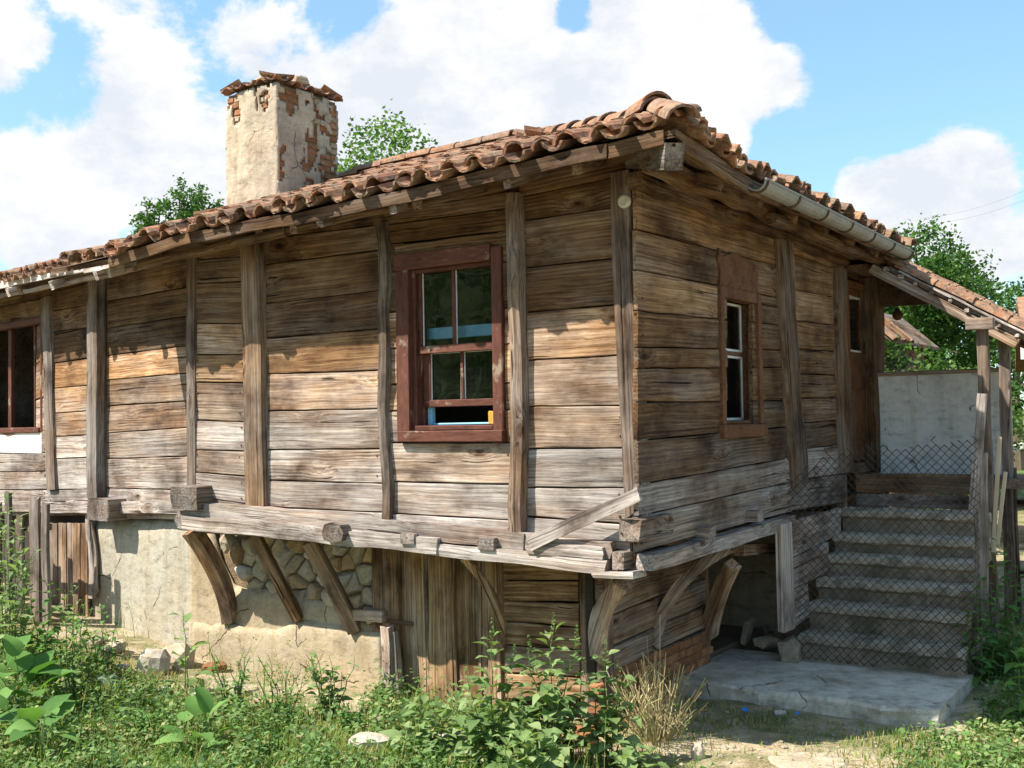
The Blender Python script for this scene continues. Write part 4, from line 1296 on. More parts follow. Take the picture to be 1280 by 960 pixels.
# boarding right of the door and corner post
LB = [(690, 692), (725, 725), (750, 752), (776, 783), (805, 812), (840, 845), (872, 872)]
for i in range(len(LB) - 1):
    (a, b), (c, d) = LB[i], LB[i + 1]
    o = LOFF - .06
    uL, uR = ux(FA, 634, 770, o), ux(FA, 727, 770, o)
    plank(FA, uL, uR, zx(FA, 634, c, o), zx(FA, 727, d, o), zx(FA, 634, a, o), zx(FA, 727, b, o), WD, H, o, .04, (.0, .47 + rnd(-.06, .08), .85), rough=.012, gap=.006)
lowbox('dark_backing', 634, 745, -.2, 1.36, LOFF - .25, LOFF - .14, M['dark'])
piece('corner_post', FA, ux(FA, 725, 760, LOFF), ux(FA, 741, 760, LOFF), -.1, 1.37, LOFF - .10, LOFF + .015, WD, H, .01, .006, color=(.3, .40, .4), along='z')
piece('corner_post', FA, ux(FA, 742, 760, LOFF), ux(FA, 757, 760, LOFF), -.1, 1.37, LOFF - .12, LOFF + .0, WD, H, .01, .006, color=(.3, .36, .5), along='z')

# ---- braces under the jetty
def brace(p_foot, off_foot, p_top, off_top, face, w_, h_, bow=0.0, color=(.35, .48, .5), upv=None, n=12, taper=1.0, sq=.2, name='brace'):
    a, b = face.w(p_foot[0], p_foot[1], off_foot), face.w(p_top[0], p_top[1], off_top)
    return beam(name, a, b, w_, h_, WD, H, n, .008, taper, bow, up=upv or (face.n + Vector((0, 0, 1))), sq=sq, color=color)
brace((288, 776), LOFF + .02, (240, 664), -.02, FA, .12, .14, .09, (.15, .50, .6), FA.u + Vector((0, 0, .6)), taper=1.15)
brace((374, 773), LOFF + .02, (318, 668), -.04, FA, .10, .11, -.0, (.15, .50, .65), taper=.9)
brace((444, 788), LOFF + .02, (388, 676), -.04, FA, .12, .12, .0, (.15, .46, .6), taper=1.0)
brace((626, 812), LOFF + .0, (580, 697), -.04, FA, .05, .08, .11, (.3, .56, .6), FA.u + Vector((0, 0, .7)), taper=.9, sq=.6)
# the corner brace, bowed
brace((750, 822), LOFF + .03, (779, 730), -.10, FA, .10, .13, .085, (.6, .64, .35), Vector((-FA.u.x, -FA.u.y, .5)), n=16, taper=1.0)
UPB = Vector((-FB.n.x, -FB.n.y, 1.0))
brace((817, 806), -.57, (912, 686), -.03, FB, .09, .11, .13, (.5, .60, .45), UPB, n=16, taper=.75, sq=.3)
brace((886, 792), -.56, (916, 706), -.10, FB, .12, .13, .03, (.25, .56, .8), UPB, taper=.9)
# ---- lower storey, right-hand side: boards on a brick footing, then a dark hollow under the floor
BOFF = -.60
LBR = [(1.36, 1.36), (1.10, 1.14), (.84, .90), (.60, .66), (.40, .46)]
for (tL, tR), (bL, bR) in zip(LBR, LBR[1:]):
    plank(FB, .36, 2.30, bL, bR, tL, tR, WD, H, BOFF, .04, (.35, .46 + rnd(-.05, .05), .4), rough=.01)
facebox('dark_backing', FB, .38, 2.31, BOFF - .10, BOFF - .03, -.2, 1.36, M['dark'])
facebox('brick_mortar', FB, .40, 2.36, BOFF - .05, BOFF + .042, -.15, .43, M['mortar_tan'])
bl = [mk('brick', *bevbox(-.118, .118, -.06, .06, -.033, .033, .009, .005), M['brick']) for _ in range(4)]
for r in range(6):
    z = .02 + r * .075
    for k in range(9):
        u = .42 + k * .25 + (.125 if r % 2 else 0)
        if z > .42 or u > 2.34: continue
        put('brick', random.choice(bl), FB.mat(u + rnd(-.01, .01), BOFF + .0 + rnd(-.012, .012), z) @ Matrix.Rotation(rnd(-.04, .04), 4, 'Z'), H)
piece('corner_post', FB, 2.31, 2.43, -.05, 1.38, BOFF - .08, BOFF + .02, WD, H, .01, .005, color=(.3, .45, .6), along='z')
beam('floor_joist', FB.pt(1.9, -.05, 1.36), FB.pt(3.0, -.05, 1.36), .12, .10, WD, H, 8, .012, 1, 0, sq=.2, color=(.4, .42, .4))
beam('floor_joist', FB.pt(2.0, -.12, 1.20), FB.pt(3.0, -.05, 1.12), .10, .10, WD, H, 8, .012, 1, 0, sq=.2, color=(.3, .48, .5))
facebox('hollow_wall', FB, 2.3, 4.6, -1.7, -1.6, -.2, 1.4, M['plaster'])
facebox('hollow_wall', FB, 3.9, 4.0, -1.59, -.02, -.2, 1.38, M['plaster'])
facebox('hollow_floor', FB, 2.45, 3.89, -1.59, -.64, -.1, .17, M['soil'])

# ------------------------------------------------------------------ stairs, slab, porch
FS = Face((FB.pt(2.78, 0, 0).x, FB.pt(2.78, 0, 0).y), rad(-34))      # plane across the foot of the stairs
ST = empty('concrete_stairs', FB.pt(2.85, .8, .13), FB.ang)
tag(ST, 'steep worn concrete stairs climbing to the porch behind wire netting', 'stairs')
SZ = [.353, .595, .788, .983, 1.158, 1.385]
for i, z in enumerate(SZ):
    t0 = 2.85 + .27 * i
    V, Fc = [], []
    zb = .05 if i == 0 else SZ[i - 1] - .03
    n = 14
    rings = []
    o0, o1 = .10, 1.50
    for k in range(n + 1):
        o = o0 + (o1 - o0) * k / n
        j = lambda s, a: s * noise.noise(Vector((o * 4, i * 3.1, a)))
        nz_ = z - .012 + j(.014, 1)
        prof = [(t0 + .025 + j(.02, 5), zb), (t0 + .022 + j(.02, 2), z - .085 + j(.012, 3)), (t0 + j(.016, 4), z - .07), (t0 - .012 + j(.016, 6), nz_ - .012), (t0 + .012 + j(.01, 7), z + j(.008, 8)), (t0 + .32, z + .002), (t0 + .32, zb)]
        rings.append([FB.pt(a, o, b) for a, b in prof])
    Wi = WM[ST].inverted()
    V, Fc = loft([[Wi @ p for p in r] for r in rings])
    stp = put('step', mk('step', V, Fc, M['concrete_old']), WM[ST], ST)
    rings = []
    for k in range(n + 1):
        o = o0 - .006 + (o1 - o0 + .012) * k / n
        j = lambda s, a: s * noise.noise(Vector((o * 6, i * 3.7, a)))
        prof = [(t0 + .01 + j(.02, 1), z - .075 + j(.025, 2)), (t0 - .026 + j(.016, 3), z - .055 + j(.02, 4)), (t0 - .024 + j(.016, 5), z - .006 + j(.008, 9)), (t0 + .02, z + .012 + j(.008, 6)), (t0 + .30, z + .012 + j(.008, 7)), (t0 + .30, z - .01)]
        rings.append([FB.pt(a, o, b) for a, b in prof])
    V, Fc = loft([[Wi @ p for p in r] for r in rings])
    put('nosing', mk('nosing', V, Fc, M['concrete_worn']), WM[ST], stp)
facebox('stair_base', FB, 3.05, 4.62, .14, 1.46, -.1, .32, M['concrete_old'], ST)
V, Fc = bevbox(-.14, .14, -.09, .09, -.11, .11, .03, .02)
put('broken_kerb', mk('broken_kerb', V, Fc, M['concrete_old']), FB.mat(2.80, .05, .22) @ Matrix.Rotation(.1, 4, 'Z'), ST)

def slab():
    rings = []
    n = 60
    for k in range(n + 1):
        o = -.62 + 2.17 * k / n
        j = lambda s, a: s * noise.noise(Vector((o * 3, a, 2.2)))
        f0 = 1.66 + j(.06, 1) + (.03 if k == n else 0)
        rings.append([FB.pt(a, o, b) for a, b in ((f0 + .01, -.15), (f0 + j(.03, 3) + .02 * noise.noise(Vector((o * 14, 1, 1))), .06), (f0 + j(.02, 4) + .02 * noise.noise(Vector((o * 17, 4, 1))), .10 + j(.01, 9)), (f0 + .02 + .015 * noise.noise(Vector((o * 19, 9, 1))), .126 + .006 * noise.noise(Vector((o * 15, 2, 2)))), (f0 + .3, .132 + j(.006, 6)), (2.5, .133 + j(.006, 8)), (3.0, .135), (3.0, -.15))])
    o = FB.pt(2.3, .5, 0)
    V, Fc = loft([[p - o for p in r] for r in rings])
    s = put('concrete_slab', mk('concrete_slab', V, Fc, M['concrete']), Matrix.Translation(o))
    tag(s, 'flat pale concrete slab lying before the stairs', 'slab')
slab()

# landing and parapet belong to the house's porch
PO = empty('porch', FB.pt(5.1, .7, 0), FB.ang)
tag(PO, 'open timber porch with leaning posts and whitewashed parapet at the head of the stairs', 'porch')
facebox('landing_floor', FB, 4.66, 5.75, .12, 1.75, 1.60, 1.69, WD, PO, (.4, .4, .3))
FT = Face((FB.pt(4.62, 0, 0).x, FB.pt(4.62, 0, 0).y), rad(-34))
for (y0, y1, cl) in ((592, 616, (.35, .30, .35)), (618, 634, (.8, .38, .1))):
    z1, z0 = zx(FT, 1130, y0), zx(FT, 1130, y1)
    plank(FT, .14, 1.52, z0, z0 - .01, z1, z1 + .01, WD, PO, 0, .04, cl, 'riser_board', rough=.012)
piece('stub_post', FT, ux(FT, 1048, 620), ux(FT, 1058, 620), 1.25, 1.72, -.05, .08, WD, PO, .008, .004, color=(.55, .45, .3), along='z')
FW = Face((FB.pt(5.60, 0, 0).x, FB.pt(5.60, 0, 0).y), rad(-34))
def parapet():
    z0, z1 = 1.62, zx(FW, 1160, 468)
    n, m_ = 16, 12
    V, Fc = [], []
    u0, u1 = .02, 1.47
    for j in range(m_ + 1):
        for i in range(n + 1):
            u, z = u0 + (u1 - u0) * i / n, z0 + (z1 - z0) * j / m_
            V.append(Vector((u, -.012 * noise.noise(Vector((u * 2, z * 2, 5))), z)))
    n1 = n + 1
    Fc = [(j * n1 + i, j * n1 + i + 1, (j + 1) * n1 + i + 1, (j + 1) * n1 + i) for j in range(m_) for i in range(n)]
    boxvf(u0, u1, .02, .16, z0, z1 - .002, V, Fc)
    put('parapet_wall', mk('parapet_wall', V, Fc, M['whitewash'], True), FW.mat(0, 0, 0), PO)
    piece('parapet_cap', FW, u0, u1, z1 + .0, z1 + .04, -.17, .03, WD, PO, .008, .006, color=(.5, .40, .2))
parapet()
def wpost(name, p, q, o, t, wpx, color, parent=PO, wob=.012, sq=.3, k=8, taper=1.0):
    """standing post through two picture points on the plane parallel to the front at distance t"""
    fc = Face((FB.pt(t, 0, 0).x, FB.pt(t, 0, 0).y), rad(-34))
    a, b = fc.w(p[0], p[1]), fc.w(q[0], q[1])
    wd = ux(fc, p[0] + wpx / 2, p[1]) - ux(fc, p[0] - wpx / 2, p[1])
    return beam(name, a, b, wd, wd, WD, parent, 12, wob, taper, 0, up=fc.n, sq=sq, color=color)
wpost('post', (1241, 790), (1228, 402), 1.45, 4.3, 15, (.6, .27, .15))
wpost('post', (1263, 770), (1254, 405), 1.5, 4.9, 14, (.6, .28, .15))
wpost('newel_post', (1228, 790), (1226, 566), 1.4, 3.3, 17, (.75, .36, .1), wob=.008)
wpost('newel_post', (1217, 640), (1228, 492), 1.4, 3.25, 12, (1, .72, 0), wob=.006)
wpost('joist_end', (1208, 405), (1242, 403), 1.4, 4.2, 16, (.55, .45, .3))
def laths(p, q, t, r, label):
    fc = Face((FB.pt(t, 0, 0).x, FB.pt(t, 0, 0).y), rad(-34))
    a, b = fc.w(*p), fc.w(*q)
    o = beam('leaning_lath', a, b, r, r, M['palewood'], None, 6, .003, 1, 0, up=fc.n, sq=.2)
    tag(o, label, 'lath', 'pale laths leaning by the porch')
laths((1242, 690), (1250, 546), 3.5, .035, 'taller pale lath leaning on the porch post')
laths((1247, 680), (1257, 590), 3.5, .03, 'shorter pale lath leaning outside the porch post')

# porch roof: a steep lean-to falling away from the house, its verge towards the stairs
PT2 = .62
ztab = lambda o: 4.05 - PT2 * (o - .25)
def prp(t, o, h):
    return FB.pt(t, o, ztab(o) + h + .02 * noise.noise(Vector((t * .8, o, 3))))
def porch_roof():
    V = []
    for h in (-.06, -.03):
        for t in (4.72, 6.1, 7.6):
            for o in (-.5, .6, 1.78):
                V.append(prp(t, o, h))
    Wb = Matrix.Translation(FB.pt(4.72, .9, 3.5)) @ Matrix.Rotation(FB.ang, 4, 'Z')
    Wi = Wb.inverted()
    Fc = []
    for b in (0, 9):
        for j in (0, 1):
            for i in (0, 1):
                a = b + j * 3 + i
                Fc.append((a, a + 1, a + 4, a + 3))
    rim = [0, 1, 2, 5, 8, 7, 6, 3]
    for i in range(8):
        a, c = rim[i], rim[(i + 1) % 8]
        Fc.append((a, c, c + 9, a + 9))
    pr = put('porch_roof', mk('porch_roof', [Wi @ v for v in V], Fc, WD), Wb, PO, (.2, .28, .3))
    def pb(name, p, q, w_, h_, color, **k):
        return beam(name, p, q, w_, h_, WD, pr, 8, .01, 1, 0, color=color, **k)
    pb('verge_rafter', prp(4.66, .34, -.12), prp(4.64, 1.72, -.12), .07, .10, (.45, .46, .35), sq=.15)
    pb('verge_rafter', prp(4.74, .5, -.02), prp(4.72, 1.80, -.02), .05, .05, (.9, .55, .1), sq=.3)
    for k in range(9):
        o = .5 + k * .152
        l = rnd(.02, .14)
        pb('batten', prp(4.66 - l, o + rnd(-.02, .02), -.035), prp(5.6, o + rnd(-.03, .03), -.035), rnd(.03, .05), rnd(.03, .045), (.95, .62 + rnd(-.1, .1), .1), sq=.3, endjag=.01)
    for k in range(6):   # loose boards lying along the slope at the verge
        o = .62 + k * .17
        pb('loose_board', prp(4.62 + rnd(-.05, .05), o, .005 + k * .003), prp(4.66 + rnd(-.05, .05), min(1.86, o + rnd(.4, .62)), .02), .07, .02, (1, .62 + rnd(-.14, .1), .05), sq=.1)
    for t in (5.4, 6.2, 7.0):
        pb('rafter', prp(t, .3, -.11), prp(t, 1.74, -.11), .07, .09, (.2, .36, .3), sq=.3)
    return pr
PR = porch_roof()
def porch_fn(u, v, h):     # u runs along the house, v upslope from the lower edge
    return prp(u, 1.86 - v, h)
class _F: pass
tile_roof(FB, None, None, lambda v: (4.78, 7.5), 2.3, .225, .33, 8, parent=PR, names=('cover_tile', 'channel_tile'), ptfn=porch_fn, mess=1.3)
Vg, Fg = loft([[FB.pt(5.72 + d, o, z) - FB.pt(5.7, .5, 3.7) for o, z in ((-.1, 3.58), (.98, 3.56), (.98, 3.60), (.3, 4.0), (-.1, 4.2))] for d in (0, .06)])
put('gable_board', mk('gable_board', [Matrix.Rotation(-FB.ang, 4, 'Z') @ p for p in Vg], Fg, WD), Matrix.Translation(FB.pt(5.7, .5, 3.7)) @ Matrix.Rotation(FB.ang, 4, 'Z'), PO, (.2, .18, .2))
facebox('ceiling_board', FB, 4.7, 5.7, -.05, .28, 3.90, 3.94, WD, PO, (.2, .22, .2))
# bulb hanging from the porch roof
hook = empty('hanging_lamp', FW.w(1122, 393, -.3), 0)
tag(hook, 'small unlit lamp hanging on a bent wire under the porch roof', 'lamp')
lp = WM[hook].translation
V, Fc = tubes([[Vector((0, 0, .06)), Vector((.0, 0, .12)), Vector((-.06, 0, .17)), Vector((-.10, .02, .26)), Vector((-.10, .05, .42))]], .008, 5)
put('lamp_wire', mk('lamp_wire', V, Fc, M['iron']), WM[hook], hook)
V, Fc = loft([[Vector((math.cos(2 * math.pi * j / 12) * r, math.sin(2 * math.pi * j / 12) * r, z)) for j in range(12)] for r, z in ((.02, .07), (.03, .05), (.062, .0), (.058, -.03), (.035, -.06), (.012, -.068))])
put('bulb', mk('bulb', V, Fc, M['iron'], True), WM[hook], hook)

# stair cheek boards on the house side
CH = empty('stair_cheek', FB.pt(2.75, .09, .14), FB.ang)
tag(CH, 'rough grey cheek boards nailed upright along the left of the stairs', 'boarding')
def cheek(xL, xR, tL, tR, bL, bR, off, cl):
    uL, uR = ux(FB, xL, 700, off), ux(FB, xR, 700, off)
    plank(FB, uL, uR, zx(FB, xL, bL, off), zx(FB, xR, bR, off), zx(FB, xL, tL, off), zx(FB, xR, tR, off), WD, CH, off, .045, cl, 'board', rough=.012)
cheek(976, 1046, 653, 634, 701, 668, .07, (.80, .56, .2))
cheek(976, 1030, 702, 676, 742, 715, .085, (.75, .52, .2))
cheek(978, 1004, 742, 728, 790, 772, .075, (.75, .56, .15))
piece('batten', FB, ux(FB, 975, 720, .12), ux(FB, 989, 720, .12), zx(FB, 980, 790, .12), zx(FB, 980, 654, .12), .09, .14, WD, CH, .006, .008, color=(.75, .62, .3), along='z')
# things lying in the hollow
for i, (px, py, sx, sy, sz, rz, lab) in enumerate(((935, 787, .13, .03, .12, .2, 'flat grey stone slab leaning in the dark hollow under the house'), (958, 793, .12, .08, .05, -.3, 'rounded stone lying in the hollow beside the stairs'))):
    P = FB.w(px, py, -.55 + i * .25)
    V, Fc = bevbox(-sx, sx, -sy, sy, -sz, sz, .03, .012)
    tag(put('stone', mk('stone', V, Fc, M['stone']), Matrix.Translation((P.x, P.y, .17 + sz * .8)) @ Matrix.Rotation(rz + .9, 4, 'Z') @ Matrix.Rotation(.25 if i == 0 else .05, 4, 'X')), lab, 'stone')

# ------------------------------------------------------------------ wire netting at the foot of the stairs
def netting():
    top = [FS.hit(x, y) for x, y in ((980, 612), (990, 596), (1005, 584), (1030, 570), (1060, 563), (1095, 552), (1120, 560), (1140, 556), (1165, 550), (1190, 552), (1216, 545))]
    bot = [FS.hit(x, y) for x, y in ((980, 700), (992, 790), (1004, 828), (1060, 832), (1120, 835), (1216, 842))]
    u0, u1 = top[0][0], top[-1][0]
    p, q = .036, .037
    paths = []
    n = int((u1 - u0) / p)
    for i in range(n + 1):
        pts = []
        for k in range(0, 75):
            z = .05 + k * q
            u = u0 + i * p + (p * 1.03 if (k + i) % 2 else -.03 * p) + .008 * noise.noise(Vector((i * .4, z * 3, 2)))
            zt = interp(top, u) + .05 * noise.noise(Vector((i * 7.7, 0, 0)))
            zb = interp(bot, u)
            if zb <= z <= zt:
                bul = .05 * noise.noise(Vector((u * 1.6, z * 1.4, 8))) + .02 * math.sin(z * 3)
                pts.append(FS.pt(u, bul, z))
        if len(pts) > 2:
            if i % 5 == 1:
                e = pts[-1]
                pts += [e + FS.u * rnd(-.05, .05) + Vector((0, 0, rnd(.01, .05))) + FS.n * rnd(-.02, .05)]
            paths.append(pts)
    o = FS.pt(.8, 0, .2)
    paths = [[x - o for x in pp] for pp in paths]
    V, Fc = tubes(paths, .0048, 4)
    # a binding wire round the newel post
    me = mk('wire_netting', V, Fc, M['wire'])
    tag(put('wire_netting', me, Matrix.Translation(o)), 'rusty torn chain link netting stretched across the stairs', 'wire netting')
netting()

# ------------------------------------------------------------------ left fence and gate
LF = empty('paling_fence', FL.pt(ux(FL, 30, 700, .6), .6, .25), FL.ang)
tag(LF, 'grey weathered paling fence at the left edge, overgrown with weeds', 'fence')
for x, yt, wpx, cl in ((-20, 640, 14, .4), (-3, 628, 13, .42), (11, 616, 9, .36), (26, 645, 11, .34), (44, 622, 16, .52), (57, 629, 10, .46), (-36, 636, 13, .4)):
    a, b = FL.w(x + rnd(-2, 2), 785, .6), FL.w(x, yt, .6)
    wd = wpx / 1350 * 12.2 * 1.7
    beam('paling', a, b, wd, .04, WD, LF, 8, .01, .95, 0, up=FL.n, sq=.2, color=(.7, cl * .6, .1), endjag=.02)
for y in (660, 735):
    beam('rail', FL.w(-50, y + 3, .54), FL.w(62, y, .54), .05, .07, WD, LF, 8, .01, 1, 0, sq=.2, color=(.8, .40, .1))
GT = empty('wooden_gate', FL.pt(ux(FL, 88, 700, .02), .02, .25), FL.ang)
tag(GT, 'brown board gate with bleached streaks under the house sill beside the fence', 'gate')
xs_ = [62, 74, 84, 94, 103, 112]
for a, b in zip(xs_, xs_[1:]):
    u0, u1 = ux(FL, a, 700, .03), ux(FL, b, 700, .03)
    zt, zb = zx(FL, (a + b) / 2, 654, .03), zx(FL, (a + b) / 2, 788, .03)
    pz = FL.pt((u0 + u1) / 2, .03 + rnd(-.01, .012), zb)
    beam('board', pz, pz + Vector((0, 0, zt - zb)), u1 - u0 - .012, .03, WD, GT, 8, .006, 1, 0, up=FL.n, sq=.1, color=(.25 + rnd(-.1, .25), .42, .7), endjag=.0)
facebox('lower_boarding', FL, UE, ux(FL, 112, 700, 0), -.25, -.08, -.2, 1.5, M['dark'])
u = ux(FL, 117, 700, .0)
beam('split_post', FL.pt(u, .02, .42), FL.pt(u - .02, .02, 1.4), .12, .06, WD, H, 10, .03, 1, 0, up=FL.n, sq=.3, color=(.9, .55, .1))
beam('split_post', FL.pt(u + .12, .02, .5), FL.pt(u + .02, .03, 1.3), .10, .04, WD, H, 10, .03, .5, 0, up=FL.n, sq=.3, color=(.9, .42, .1))

# ------------------------------------------------------------------ right fence, brick building, shed
def right_fence():
    rf = empty('paling_fence', (5.3, 9.9, gz(5.3, 9.9)), 0)
    tag(rf, 'dark paling fence at the right edge behind the porch posts', 'fence')
    for k in range(13):
        f = k / 12
        x, y = 5.02 + 1.2 * f - .0, 10.9 - 2.6 * f
        z = gz(x, y)
        beam('paling', (x, y, z - .1), (x + rnd(-.03, .03), y, z + 1.55 + rnd(-.18, .14)), .11, .03, WD, rf, 6, .012, .95, 0, up=Vector((-.9, -.4, 0)), sq=.2, color=(.55, .22, .1), endjag=.02)
    for zz in (.5, 1.2):
        beam('rail', (5.02, 10.95, gz(5, 10.9) + zz), (6.25, 8.35, gz(6.2, 8.3) + zz), .05, .07, WD, rf, 6, .01, 1, 0, sq=.2, color=(.6, .26, .1))
right_fence()

def brick_wall_mat():
    m, t = newmat('brickwork')
    tc = t.n('ShaderNodeTexCoord')
    v = t.mapping(tc.outputs['Object'])
    sx = t.n('ShaderNodeSeparateXYZ', {0: v})
    uv = t.n('ShaderNodeCombineXYZ', {0: t.math('ADD', sx.outputs[0], sx.outputs[1]), 1: sx.outputs[2]}).outputs[0]
    b = t.n('ShaderNodeTexBrick', {'Vector': uv, 'Color1': (.36, .13, .07, 1), 'Color2': (.46, .20, .11, 1), 'Mortar': (.42, .36, .29, 1), 'Scale': 1.0, 'Mortar Size': .012, 'Brick Width': .25, 'Row Height': .085})
    c = t.mix(.25, b.outputs[0], t.ramp(t.noise(v, 3, 5), [(.3, (.2, .1, .06)), (.7, (.6, .42, .3))]))
    finish(t, c, .9, b.outputs[1], -.5, .01, .15)
    return m
M['brickwork'] = brick_wall_mat()
def brick_building():
    root = empty('brick_building', (10.5, 17.2, 0), rad(-24))
    tag(root, 'red brick farm building with pale eaves at the far right edge', 'building')
    W = WM[root]
    z0 = gz(11.6, 17.2) - .6
    V, Fc = boxvf(-1.9, 6, -1.5, 5, z0, 3.35)
    put('wall', mk('wall', V, Fc, M['brickwork']), W, root)
    V, Fc = boxvf(-2.1, 6.2, -1.9, 1.6, 0, .10)
    R1 = W @ Matrix.Translation((0, 0, 3.36)) @ Matrix.Rotation(rad(0), 4, 'X')
    rings = [[Vector((x, -2.0, 3.20)), Vector((x, 1.75, 4.3)), Vector((x, 5.5, 3.2)), Vector((x, 5.5, 3.34)), Vector((x, 1.75, 4.45)), Vector((x, -2.0, 3.34))] for x in (-2.15, 6.3)]
    V, Fc = loft(rings)
    put('roof', mk('roof', V, Fc, M['tile']), W, root)
    V, Fc = boxvf(-2.2, 6.35, -2.06, -2.0, 3.14, 3.36)
    put('eaves_board', mk('eaves_board', V, Fc, M['white_peel']), W, root)
    V, Fc = boxvf(-2.2, -1.2, -2.4, -1.6, 2.28, 2.36)
    put('awning', mk('awning', V, Fc, M['white_peel']), W @ Matrix.Rotation(rad(-14), 4, 'Y'), root)
brick_building()

def shed():
    P = FW.w(1112, 430, -3.0)
    root = empty('shed', (P.x, P.y, 0), FB.ang)
    tag(root, 'small board shed with a sloping tiled roof seen behind the parapet', 'shed')
    W = WM[root]
    # local x goes away along the house, local y towards the house
    zt, zb = zx(FW, 1100, 382, -3.0), zx(FW, 1112, 428, -3.0)
    V, Fc = boxvf(0, 2.6, .15, 2.2, -.2, zb - .02)
    put('wall', mk('wall', V, Fc, WD), W, root, (.5, .4, .3))
    wdt = .52
    rings = [[Vector((x, -.05, zb)), Vector((x, -.05, zb + .05)), Vector((x, wdt, zt + .05)), Vector((x, wdt, zt))] for x in (-.12, 2.8)]
    V, Fc = loft(rings)
    rf = put('roof', mk('roof', V, Fc, WD), W, root, (.5, .45, .3))
    sl = (zt - zb) / (wdt + .05)
    for i in range(5):
        for k in range(2):
            yy = -.10 + k * .30
            Wt = W @ Matrix.Translation((-.1 + i * .22, yy, zb + .06 + sl * (yy + .05))) @ Matrix.Rotation(math.atan(sl), 4, 'X') @ Matrix.Rotation(rnd(-.08, .08), 4, 'Z')
            put('roof_tile', (COV if i % 2 == 0 else PAN)[(i + k) % 6], Wt, rf)
shed()

# power cables far off
for i, (pa, pb) in enumerate((((1150, 273), (1330, 215)), ((1150, 281), (1330, 228)))):
    a, b = CAMO + ray(*pa) * 38, CAMO + ray(*pb) * 30
    V, Fc = tubes([[a + (b - a) * f - Vector((0, 0, .25 * 4 * f * (1 - f))) for f in [k / 8 for k in range(9)]]], .003, 4)
    tag(put('power_cable', mk('power_cable', V, Fc, M['dark']), I4), ('upper' if i == 0 else 'lower') + ' thin power cable crossing the sky at far right', 'cable', 'power cables')

# ------------------------------------------------------------------ vegetation
def leaf_geo(L, Wd, prof, droop, fold=.25, pet=.25, wav=.0):
    """one leaf with petiole: local +x outwards, z up"""
    V, Fc = [], []
    n = len(prof) - 1
    pl = pet * L
    V += [Vector((0, -.004, 0)), Vector((0, .004, 0)), Vector((pl, .004, .02 * L)), Vector((pl, -.004, .02 * L))]
    Fc.append((0, 1, 2, 3))
    b = len(V)
    for i, p in enumerate(prof):
        f = i / n
        x = pl + L * f
        z = .02 * L + L * (.18 * f - droop * f * f)
        hw = Wd * .5 * p
        wv = wav * Wd * math.sin(f * 17)
        V += [Vector((x, -hw, z + fold * hw + wv)), Vector((x, 0, z)), Vector((x, hw, z + fold * hw - wv))]
    for i in range(n):
        a = b + i * 3
        Fc += [(a, a + 1, a + 4, a + 3), (a + 1, a + 2, a + 5, a + 4)]
    return V, Fc
PRO = {'rhomb': (.05, .55, .95, 1.0, .78, .42, .03), 'lance': (.05, .5, .9, .85, .55, .04), 'broad': (.35, .9, 1.0, .95, .8, .5, .04), 'nettle': (.25, .95, 1.0, .72, .45, .04)}
LEAF = {}
for key, L, Wd, dr, mt in (('rhomb', .185, .12, .45, 'weed'), ('lance', .09, .034, .35, 'weed'), ('broad', .26, .17, .5, 'dock'), ('nettle', .095, .062, .5, 'dock'), ('nettle', .095, .07, .5, 'bright')):
    LEAF[(key, mt)] = [mk('leaf', *leaf_geo(L * rnd(.85, 1.15), Wd * rnd(.85, 1.15), PRO[key], dr + rnd(-.25, .2), rnd(.1, .45), .3 if key != 'broad' else .6, .02 if key == 'broad' else .0), M[mt], True) for _ in range(7)]
def plant(name, base, label, cat, stems, leafkey, nleaf, lsize=(.7, 1.2), group=None, spike=False, lean=.25, tilt=(-.5, .35), stem_r=.006, grad=True):
    """stems: list of (dx, dy, height)"""
    root = empty(name, base)
    tag(root, label, cat, group)
    W = WM[root]
    paths, spikes = [], []
    for dx, dy, h in stems:
        a = Vector((dx * .25, dy * .25, -.02))
        top = Vector((dx, dy, h))
        k = [a + (top - a) * f + Vector((rnd(-.02, .02), rnd(-.02, .02), 0)) * (f * 1.5) + Vector((dx, dy, 0)) * (f * f - f) * .4 for f in [i / 6 for i in range(7)]]
        paths.append(k)
        nl = max(4, int(nleaf * h / max(s[2] for s in stems)))
        az = rnd(0, 6.3)
        for i in range(nl):
            f = .12 + .86 * (i + rnd(0, .6)) / nl
            seg = min(5, int(f * 6)); g = f * 6 - seg
            P = k[seg] + (k[seg + 1] - k[seg]) * g
            az += 2.4 + rnd(-.3, .3)
            s = rnd(*lsize) * ((1.15 - .65 * f) if grad else 1)
            Wl = W @ Matrix.Translation(P) @ Matrix.Rotation(az, 4, 'Z') @ Matrix.Rotation(rnd(*tilt) - .35 * f, 4, 'Y') @ Matrix.Rotation(rnd(-.35, .35), 4, 'X') @ Matrix.Scale(s, 4)
            put('leaf', random.choice(LEAF[leafkey]), Wl, root)
        if spike: spikes.append(k[6])
    V, Fc = tubes(paths, lambda f: stem_r * (1.15 - .8 * f), 5)
    put('stem', mk('stem', V, Fc, M['stem']), W, root)
    for p in spikes:
        V, Fc, tn = [], [], []
        for i in range(46):
            f = rnd(0, 1)
            a = rnd(0, 6.3)
            c = p + Vector((math.cos(a) * .018 * (1.1 - f), math.sin(a) * .018 * (1.1 - f), -.03 + .13 * f))
            b = len(V)
            for j in range(3):
                V.append(c + Vector((rnd(-1, 1), rnd(-1, 1), rnd(-1, 1))) * .010)
            Fc.append((b, b + 1, b + 2)); tn += [rnd(.3, .9)] * 3
        put('flower_spike', mk('flower_spike', V, Fc, M['cover'], False, tn), W, root)
    return root
def G(px, py):
    return gp(px, py)
PW = ('rhomb', 'weed')
